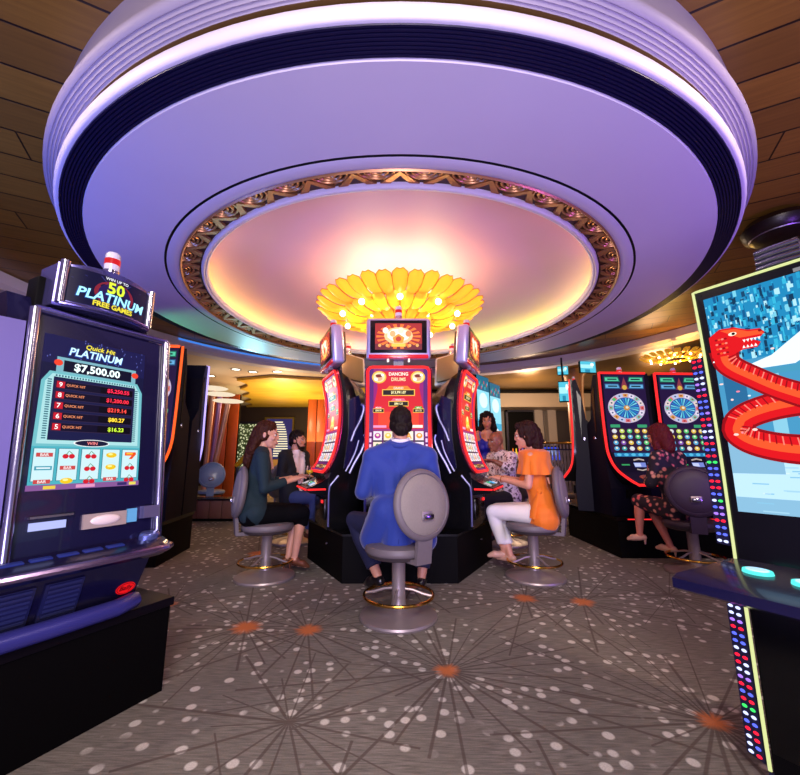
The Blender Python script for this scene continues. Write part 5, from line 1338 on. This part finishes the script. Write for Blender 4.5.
mb.cap((-.05, 0, .95), (-.07, .02, .50), .14, .13, BLACK, e1=False); mb.cap((.05, 0, .95), (.07, .02, .50), .14, .13, BLACK, e1=False)
dr = fused(mb, 'dress', RB, p.o, .012, 4, .008, 8, 12)
mb = MB()
for g in (-1, 1): mb.tube([(g*.08, .125, 1.38), (g*.10, .10, 1.46), (g*.09, .03, 1.535), (g*.09, -.05, 1.46), (g*.08, -.08, 1.36)], .009, RB, 6)
mb.build('strap', dr)
for sd in 'LR': p.shoe(sd, mat('black_leather', '#0c0a10', .3), .06)
cap_hair(p, hairmat('black_curly', '#120a0a'), low=-.06, extra=[((.07, -.01, .02), (.085, .0, -.12), .038, .05), ((-.07, -.01, .02), (-.085, .0, -.12), .038, .05), ((0, -.07, .0), (0, -.08, -.14), .08, .08), ((.06, .02, .08), (.08, .01, .0), .035, .035), ((-.06, .02, .08), (-.08, .01, .0), .035, .035)], disp=.016)

# --- the woman in the floral dress ------------------------------------------------
flo = NT('floral_dress'); tcf = flo.n('ShaderNodeTexCoord').outputs['Object']
vf = flo.n('ShaderNodeTexVoronoi'); flo.L(tcf, vf.inputs['Vector']); vf.inputs['Scale'].default_value = 17
fc = flo.mix(flo.mr(flo.noise(tcf, 9, 2), .45, .55), '#d8606a', '#e8a08c')
flo.L(flo.mix(flo.mr(vf.outputs['Distance'], .25, .42, 1, 0), '#1c1226', fc), flo.b.inputs['Base Color']); flo.b.inputs['Roughness'].default_value = .8
p = Person(seat_pose(pel=(0, .0, .60), che=(0, .06, .93), nk=(0, .085, 1.15), head=(0, .135, 1.325), look=(.1, 1, -.22), shL=(-.17, .06, 1.11), shR=(.17, .06, 1.11), elL=(-.22, .12, .85), wrL=(-.05, .30, .885), elR=(.22, .13, .85), wrR=(.12, .31, .89),
    hipL=(-.09, .02, .585), knL=(-.05, .40, .64), anL=(-.10, .40, .30), toeL=(-.15, .48, .235), knR=(.12, .40, .57), anR=(.10, .22, .20), toeR=(.09, .34, .15)), True, '#c87868', '#a83c4a')
p.body((2.83, 4.04, 0), R(22), 'woman with a dark red bob in a dark floral dress, seen from behind')
mb = MB(); p.torso(mb, .014)
for sd in 'LR': p.arm(mb, sd, .020, t1=1.35, flat=True)
for sd in 'LR': p.leg(mb, sd, .024, t1=1.0)
mb.cap((0, .05, .60), (0, .40, .60), .10, .085, BLACK); mb.cap((-.07, 0, .6), (.07, 0, .6), .14, .14, BLACK)
fused(mb, 'dress', flo.m, p.o, .012, 4, .010, 8, 13)
for sd in 'LR': p.shoe(sd, NUD, .07, name='sandal')
cap_hair(p, hairmat('wine_red', '#5a1a20'), low=-.06, extra=[((0, -.06, .0), (0, -.06, -.12), .078, .068), ((.062, -.01, .0), (.066, .0, -.11), .036, .036), ((-.062, -.01, .0), (-.066, .0, -.11), .036, .036)], disp=.008)

# ------------------------------------------------------------------ stools
CUSH = mat('grey_vinyl', '#6d6468', .5, var=.08, scale=30, bump=.05); CUSHL = mat('taupe_weave', '#8a8178', .7, var=.12, scale=90, bump=.1); PEW = mat('pewter_metal', '#a89c9c', .38, .6, var=.06)
def stool(label, loc, rz, cush=CUSH, face=CUSHL, tilt=8, ang=None):
    t = thing('casino_stool', label, 'stool', loc, rz, 'round-backed stools of the gaming floor')
    mb = MB(); mb.lathe([(.001, 0), (.27, 0), (.275, .012), (.27, .025), (.2, .045), (.08, .06), (.055, .075), (.001, .08)], PEW, 48); mb.build('base', t)
    mb = MB(); mb.lathe([(.055, .07), (.05, .12), (.048, .2), (.048, .40), (.07, .43), (.001, .44)], PEW, 24); mb.build('column', t)
    mb = MB(); mb.tube([(.245*math.cos(a), .245*math.sin(a), .15) for a in [2*PI*i/48 for i in range(48)]], .011, GOLD, 8, closed=True); fr = mb.build('foot_ring', t)
    for k in range(4):
        a = PI/4+k*PI/2; mb = MB(); mb.tube([(r*math.cos(a), r*math.sin(a), z) for r, z in ((.045, .19), (.1, .185), (.18, .16), (.24, .15))], .009, PEW, 8); mb.build('spoke', fr)
    mb = MB(); mb.lathe([(.001, .405), (.19, .405), (.225, .42), (.235, .44), (.001, .44)], mat('dark_seat_shell', '#3c3438', .45), 40); mb.build('seat_shell', t)
    mb = MB(); mb.lathe([(.001, .43), (.22, .43), (.24, .445), (.245, .465), (.235, .49), (.20, .503), (.1, .508), (.001, .508)], cush, 44); mb.build('seat', t)
    # round back: a thick disc standing behind the seat
    M = Matrix.Translation((0, -.27, .79)) @ Matrix.Rotation(R(-90-tilt), 4, 'X') @ Matrix.Scale(-1, 4, (0, 0, 1))
    mb = MB(); mb.lathe([(.001, -.03), (.19, -.03), (.22, -.022), (.238, .0), (.238, .012), (.226, .03), (.206, .036), (.20, .028), (.001, .03)], cush, 56, M); bk = mb.build('backrest', t)
    mb = MB(); mb.lathe([(.198, .028), (.19, .036), (.11, .044), (.001, .047)], face, 56, M); mb.build('back_panel', bk)
    mb = MB(); Mg = M @ Matrix.Translation((.0, .075, .05)); mb.box((-.045, -.03, -.01), (.045, .03, .004), PEW, Mg, bev=.008); mb.box((-.04, -.012, .0), (.04, .025, .03), CHROME, Mg, bev=.01); mb.build('grip', bk)
    mb = MB(); mb.loft([[(-.062, y, z) for y, z in ((-.12, .40), (-.29, .405), (-.31, .58), (-.28, .60), (-.265, .435), (-.12, .43))], [(.062, y, z) for y, z in ((-.12, .40), (-.29, .405), (-.31, .58), (-.28, .60), (-.265, .435), (-.12, .43))]], cush); mb.build('bracket', t)
    return t
s0 = stool('grey round-backed stool under the man in the blue suit', (-.01, 2.955, 0), R(36), tilt=6)
wl = pod_pos(-60, 1.46); wr = pod_pos(60, 1.46)
dup(s0, wl, R(-60), 'grey round-backed stool under the woman in dark teal, its back seen edge-on')
dup(s0, wr, R(60), 'grey round-backed stool under the woman in the orange top')
dup(s0, (-1.43, 5.40, 0), R(-115), 'grey stool under the bearded man in the blazer')
dup(s0, (1.40, 5.30, 0), R(112), 'grey stool under the bald man in the speckled shirt')
DK = mat('plum_vinyl', '#3a2c3c', .5, var=.1)
stool('dark plum round-backed stool under the woman in the floral dress', (2.90, 4.02, 0), R(-24), DK, DK, tilt=6)
dup(s0, (2.78, 6.9, 0), R(-150), 'empty grey-brown stool behind the woman in orange, beside the balustrade')
BLU = mat('pale_blue_vinyl', '#7f9cc8', .4, var=.05, coat=.2)
stool('empty pale blue round-backed stool at the far left beside the slanted poles', (-3.62, 7.62, 0), R(22), BLU, BLU)
# ------------------------------------------------------------------ chandeliers
AMB = NT('amber_glass'); 
AMB.b.inputs['Base Color'].default_value = (*lin('#f8c850'), 1); AMB.b.inputs['Roughness'].default_value = .3
tr_ = AMB.n('ShaderNodeBsdfTranslucent'); tr_.inputs['Color'].default_value = (*lin('#ffb62a'), 1)
mx_ = AMB.n('ShaderNodeMixShader'); mx_.inputs[0].default_value = .55
AMB.b.inputs['Emission Color'].default_value = (*lin('#ffbe3a'), 1); AMB.b.inputs['Emission Strength'].default_value = .6
AMB.L(AMB.b.outputs[0], mx_.inputs[1]); AMB.L(tr_.outputs[0], mx_.inputs[2])
AMB.L(mx_.outputs[0], AMB.nt.nodes['Material Output'].inputs['Surface'])
RIMG = mat('amber_rim', '#c8780f', .3, .4)
BULB = em('warm_bulb', '#ffe9b0', 9)
def petal_mesh(L, W):
    mb = MB(); nu, nv = 8, 8; vs = []; fs = []
    for j in range(nv+1):
        t = j/nv; w = W*(.42+.58*math.sin(min(t*1.15, 1)*PI/2))*(1 if t < .8 else math.sqrt(max(0, 1-((t-.8)/.215)**2)))
        for i in range(nu+1):
            s = -1+2*i/nu; vs.append((s*w/2, t*L, -.055*math.sin(t*PI*.9)+.06*t*t+.035*s*s*(w/W)))
    for j in range(nv):
        for i in range(nu): a = j*(nu+1)+i; fs.append((a, a+1, a+nu+2, a+nu+1))
    mb.add(vs, fs, AMB.m)
    mb.tube([vs[j*(nu+1)] for j in range(nv+1)]+[vs[nv*(nu+1)+i] for i in range(1, nu)]+[vs[j*(nu+1)+nu] for j in range(nv, -1, -1)], .004, RIMG, 5)
    return mb
def chandelier(label, loc, k, drop, tiers, nm='chandelier'):
    t = thing(nm, label, 'chandelier', loc); t.scale = (k, k, k)
    mb = MB(); mb.lathe([(.011, drop), (.011, .1), (.001, .1)], CREAM, 12); mb.lathe([(.09, drop), (.09, drop-.02), (.011, drop-.03)], CREAM, 24); mb.build('stem', t)
    mb = MB()
    for r, z, n, L, W in tiers: mb.tube([((r+.02)*math.cos(a), (r+.02)*math.sin(a), z+.02) for a in [2*PI*i/48 for i in range(48)]], .012, GOLD, 6, closed=True)
    for i in range(8):
        a = 2*PI*i/8; mb.tube([(.02*math.cos(a), .02*math.sin(a), .12), (.6*math.cos(a), .6*math.sin(a), .06)], .008, GOLD, 6)
    mb.build('metal_frame', t)
    for r, z, n, L, W in tiers:
        first = None
        for i in range(n):
            a = 2*PI*i/n
            if first is None: first = petal_mesh(L, W).build('petal', t); o = first
            else: o = first.copy(); COL.objects.link(o); o.parent = t
            o.location = (r*math.cos(a), r*math.sin(a), z+(.012 if i % 2 else 0)); o.rotation_euler = (R(6), 0, a-PI/2)
    nb = 0
    for r, n in ((.72, 10), (.38, 6)):
        for i in range(n):
            a = 2*PI*(i+.5)/n; mb = MB(); mb.ell((r*math.cos(a), r*math.sin(a), .0), .035, BULB, n=10); mb.build('bulb', t)
    return t
chandelier('large amber flower-shaped chandelier of overlapping glass petals under the lavender dome', (0, 4.59, 2.80), 1.0, .62,
           [(.62, .06, 36, .42, .165), (.38, -.02, 26, .36, .15), (.12, -.09, 16, .34, .14)])
chandelier('smaller glowing golden chandelier above the wheel machines at the right', (5.15, 7.0, 2.92), .55, .65,
           [(.62, .06, 24, .42, .2), (.30, -.02, 16, .40, .18)])
# ------------------------------------------------------------------ wine glass on the left deck
M = Matrix.Rotation(R(-60), 4, 'Z')
g = Vector(pod_pos(-60, .91))+M @ Vector((.02, -.17, 0))
t = thing('wine_glass', 'stemmed glass of golden white wine on the ledge before the woman in teal', 'glass', (g.x, g.y, .848))
GL = mat('clear_glass', '#ffffff', .02, trans=1.0)
mb = MB(); mb.lathe([(.001, 0), (.032, 0), (.032, .003), (.006, .008), (.004, .02), (.004, .075), (.02, .09), (.036, .115), (.039, .14), (.034, .175), (.032, .175), (.037, .14), (.034, .116), (.018, .092), (.001, .087)], GL, 28); mb.build('bowl', t)
mb = MB(); mb.lathe([(.001, .089), (.018, .0935), (.0335, .117), (.036, .132), (.001, .132)], mat('white_wine', '#f2c63a', .1, em='#f0c030', es=.15), 24); mb.build('wine', t)
# ------------------------------------------------------------------ left background props
PINKM = mat('peach_gloss', '#d8a08a', .3, .3)
for k, (b0, t0, Y, lab) in enumerate((((206, 462), (213.5, 391), 9.6, 'leftmost of the three slanted peach poles by the pale blue stool'), ((212, 462), (220, 397), 9.3, 'middle one of the three slanted peach poles by the pale blue stool'), ((215, 464), (228, 404), 9.0, 'rightmost of the three slanted peach poles by the pale blue stool'))):
    a, b = px(*b0, Y), px(*t0, Y); a = a+(a-b)*.62; 
    a = a+(b-a)*((0-a.z)/(b.z-a.z)) if b.z != a.z else a
    t = thing('pole_lamp', lab, 'lamp', (a.x, a.y, 0), 0, 'slanted pole lamps')
    mb = MB(); mb.tube([(0, 0, .0), b-a], .055, [PINKM, mat('lilac_gloss', '#a878b0', .3, .3), PINKM][k], 14); mb.build('pole', t)
    mb = MB(); mb.lathe([(.001, 0), (.14, 0), (.14, .02), (.001, .03)], DARKMET, 24); mb.build('foot', t)
    mb = MB(); mb.lathe([(.001, .02), (.10, .03), (.32, .055), (.34, .07), (.30, .085), (.001, .11)], em('saucer', '#ffeccc', .85), 32, Matrix.Translation(b-a)); mb.build('saucer_shade', t)
a, b = px(183, 522, 7.1), px(233, 522, 7.1)
t = thing('planter_box', 'low brown panelled box in front of the pale blue stool at the far left', 'box', ((a.x+b.x)/2, 7.1, 0)); w = (b.x-a.x)/2
BRW = mat('brown_laminate', '#7a5448', .4, var=.1)
mb = MB(); n = 4
for i in range(n): mb.box((-w+2*w*i/n+.006, 0, .05), (-w+2*w*(i+1)/n-.006, .2, .36), BRW, bev=.006)
mb.box((-w+.03, .03, 0), (w-.03, .2, .06), BLACKM); mb.build('box_panel', t)
mb = MB(); mb.box((-w-.03, -.03, .36), (w+.03, .24, .395), BLACK, bev=.008); mb.build('box_top', t)
# brass hand rail and white plinth behind the woman
a, b = px(236, 466, 8.6), px(253, 448, 8.6)
t = thing('handrail', 'short sloping golden handrail behind the back of the woman in teal', 'railing', (a.x, 8.6, 0))
mb = MB(); mb.tube([(0, 0, a.z), (b.x-a.x, 0, b.z)], .05, mat('yellow_brass', '#e8b820', .3, .6), 12); mb.build('rail', t)
for f in (.1, .9):
    mb = MB(); mb.tube([((b.x-a.x)*f, 0, 0), ((b.x-a.x)*f, 0, a.z+(b.z-a.z)*f)], .025, DARKMET, 10); mb.build('post', t)
# right railing with mesh balusters and brass top
a, b = px(538, 470, 8.6), px(590, 470, 8.6)
t = thing('balustrade', 'balustrade with a brass top rail behind the woman in orange', 'railing', (a.x, 8.6, 0)); w = b.x-a.x; zt = px(550, 442, 8.6).z
mb = MB(); mb.box((0, -.06, zt-.05), (w, .06, zt), GOLD, bev=.015); mb.build('top_rail', t)
mb = MB(); mb.box((0, -.02, .1), (w, .02, .14), DARKMET)
mb.box((0, -.02, zt-.18), (w, .02, zt-.15), DARKMET); mb.build('lower_rail', t)
for i in range(16):
    mb = MB(); mb.box((w*i/15-.012, -.012, 0), (w*i/15+.012, .012, zt-.05), PEW); mb.build('baluster', t)
mb = MB()
for i in range(30):
    x = w*i/30; mb.tube([(x, .02, .15), (x+w/30*2, .02, zt-.18)] if x+w/15 <= w else [(x, .02, .15), (w, .02, zt-.3)], .006, PEW, 5); mb.tube([(x, -.02, zt-.18), (x+w/15, -.02, .15)] if x+w/15 <= w else [(x, -.02, zt-.18), (w, -.02, zt-.4)], .006, PEW, 5)
mb.build('lattice', t)
# gaming table with blue screen
a = px(548, 437, 9.8)
t = thing('gaming_terminal', 'small blue-lit gaming terminal peeking over the balustrade', 'terminal', (a.x, 9.9, 0))
mb = MB(); mb.box((-.35, -.2, 0), (.35, .3, .95), BLACKM, bev=.02); mb.build('terminal_base', t)
mb = MB(); mb.loft([[(-.38, -.2, 1.0), (.38, -.2, 1.0), (.34, .1, 1.42), (-.34, .1, 1.42)], [(-.38, -.05, .95), (.38, -.05, .95), (.34, .2, 1.40), (-.34, .2, 1.40)]], BLACKM); mb.build('terminal_head', t)
mb = MB(); f = flat_fn((0, -.052, 1.213), (1, 0, 0), (0, .3, .42)); s = Scr(f, mb, .002); s.rect(-.3, -.2, .3, .2, E('#2c4ae0'), 1); s.rect(-.2, -.05, .22, .14, E('#8ab0ff', 1.1), 2); mb.build('terminal_screen', t)
# ceiling spots in the lower ceiling
rng = random.Random(4)
k = 0
for (x, y) in [px(*q).to_tuple()[:2] for q in ()]: pass
for (qx, qy, lab) in ((211, 376, 'small recessed ceiling light nearest the black machine with the lavender edge'), (236, 369.5, 'small recessed ceiling light left of the golden ceiling panel'), (253, 372, 'small recessed ceiling light at the front edge of the golden ceiling panel'), (277, 372, 'small recessed ceiling light between the golden panel and the red pod machine')):
    f, pp = 385., R(10.4); aa = (qx-400)/f; bb = (387.5-qy)/f; c_, s_ = math.cos(pp), math.sin(pp); r = Vector((aa, c_-bb*s_, s_+bb*c_)); tt = (3.27-1.1)/r.z
    o = thing('ceiling_light', lab, 'light', (r.x*tt, r.y*tt, 3.28), 0, 'recessed lights of the left ceiling')
    mb = MB(); mb.lathe([(.11, 0), (.13, -.012), (.10, -.015), (.095, 0)], CHROME, 24); mb.build('light_ring', o)
    mb = MB(); mb.lathe([(.001, -.008), (.095, -.008), (.095, 0), (.001, 0)], em('spot_face', '#fff4dc', 4), 24); mb.build('light_lens', o)
# black domed fitting under the plank ceiling at the right
a = px(778, 222, 3.5)
t = thing('ceiling_speaker', 'dark round fitting hanging under the plank ceiling above the right machine', 'fitting', (a.x, 3.5, 3.5))
mb = MB(); mb.lathe([(.05, 0), (.05, -.04), (.26, -.07), (.30, -.13), (.28, -.2), (.2, -.26), (.08, -.29), (.001, -.295)], mat('black_umber', '#1a0f0c', .35, .2), 32); mb.build('speaker_bowl', t)
mb = MB(); mb.lathe([(.24, -.215), (.255, -.21), (.24, -.235)], STEEL, 32); mb.build('speaker_rim', t)
# unseen fittings added in the plank ceiling for the front fill spots
for x, y, lab in ((-2.6, .75, 'unseen fill light added in the plank ceiling over the left foreground machine'), (2.6, .75, 'unseen fill light added in the plank ceiling over the right foreground machine')):
    o = thing('fill_downlight', lab, 'light', (x, y, 3.5)); mb = MB(); mb.lathe([(.10, 0), (.12, -.012), (.09, -.015), (.085, 0)], BRONZE, 24); mb.build('light_ring', o)
    mb = MB(); mb.lathe([(.001, -.008), (.085, -.008), (.085, 0), (.001, 0)], em('spot_face', '#fff4dc', 4), 24); mb.build('light_lens', o)

# ------------------------------------------------------------------ lights
def light(nm, typ, loc, power, col, size=.2, rot=None, spot=None, blend=.6, sy=None):
    l = bpy.data.lights.new(nm, typ); l.energy = power; l.color = lin(col) if isinstance(col, str) else col
    if typ == 'AREA':
        l.size = size
        if sy: l.shape = 'RECTANGLE'; l.size_y = sy
    else: l.shadow_soft_size = size
    if spot: l.spot_size = R(spot); l.spot_blend = blend
    o = bpy.data.objects.new(nm, l); COL.objects.link(o); o.location = loc
    if rot is not None:
        d = Vector(rot)-Vector(loc); o.rotation_euler = d.to_track_quat('-Z', 'Y').to_euler()
    return o
for i in range(6):
    a = 2*PI*i/6; light('chandelier_glow', 'POINT', (.55*math.cos(a), 4.59+.55*math.sin(a), 3.03), 9, '#ffec9c', .06)
light('chandelier_core', 'POINT', (0, 4.59, 2.62), 30, '#ffd9a0', .1)
light('side_chandelier_glow', 'POINT', (5.15, 7.0, 2.75), 40, '#ffc860', .1)
light('gold_recess_glow', 'AREA', (-3.2, 12.8, 1.6), 115, '#ffdf9a', 2.5, (-3.2, 12.9, 3.0))
light('left_recess_lamp', 'POINT', (-3.4, 11.0, 2.5), 90, '#ffd0a0', .3)
light('right_back_lamp', 'POINT', (3.6, 10.6, 2.6), 150, '#ffd8b0', .3)
light('far_right_lamp', 'POINT', (6.5, 9.5, 2.6), 60, '#ffc890', .3)
light('fill_spot_left', 'SPOT', (-2.6, .75, 3.4), 90, '#ffe6d0', .1, (-.8, 3.4, 0), 100)  # added spot, lights the people from the front left
light('fill_spot_right', 'SPOT', (2.6, .75, 3.4), 130, '#ffe6d0', .1, (.8, 3.6, 0), 100)  # added spot, lights the people from the front right
light('front_fill_area', 'AREA', (0, -1.8, 2.9), 150, '#fff0e4', 1.6, (0, 3.5, .9))  # added area light behind the camera, fills the scene from the front
light('lavender_fill_spot', 'SPOT', (0, -1.2, .5), 380, '#d4c8ff', .5, (0, 3.3, 3.3), 105)  # added spot behind the camera, brightens the ceiling disc from below
light('blue_soffit_fill', 'SPOT', (-3.7, 1.4, 1.3), 190, '#4c70ff', .25, (-1.9, 3.6, 2.9), 100)  # added side spot that turns the left soffit blue, not a machine
light('violet_soffit_fill', 'SPOT', (3.6, 1.0, 1.2), 170, '#9a5cff', .25, (1.8, 3.4, 2.9), 110)  # added side spot that turns the right soffit violet, not a machine
light('green_soffit_fill', 'SPOT', (-4.1, 4.9, 2.1), 60, '#6aff90', .15, (-2.7, 5.3, 2.92), 60)  # spot added for the green tint on the soffit edge, no sign here
light('cyan_soffit_fill', 'SPOT', (-3.2, 8.0, 2.2), 120, '#a8f0ff', .2, (-1.7, 6.6, 2.92), 70)  # added spot giving the far left soffit its cyan light, without a sign

w = bpy.data.worlds.new('ambient'); SC.world = w; w.use_nodes = True
w.node_tree.nodes['Background'].inputs[0].default_value = (*lin('#b49ae6'), 1); w.node_tree.nodes['Background'].inputs[1].default_value = .44

cam = bpy.data.cameras.new('camera'); co = bpy.data.objects.new('camera', cam); COL.objects.link(co)
cam.sensor_fit = 'HORIZONTAL'; cam.sensor_width = 36; cam.lens = 36*385/800; cam.clip_start = .05; cam.clip_end = 100
co.location = (0, 0, 1.1); co.rotation_euler = (R(90+10.4), 0, 0); SC.camera = co
SC.view_settings.view_transform = 'Standard'; SC.view_settings.look = 'None'; SC.view_settings.gamma = 1; SC.view_settings.use_curve_mapping = False
SC.view_settings.exposure = 0.14
SC.cycles.max_bounces = 6; SC.cycles.transparent_max_bounces = 6; SC.cycles.sample_clamp_indirect = 4
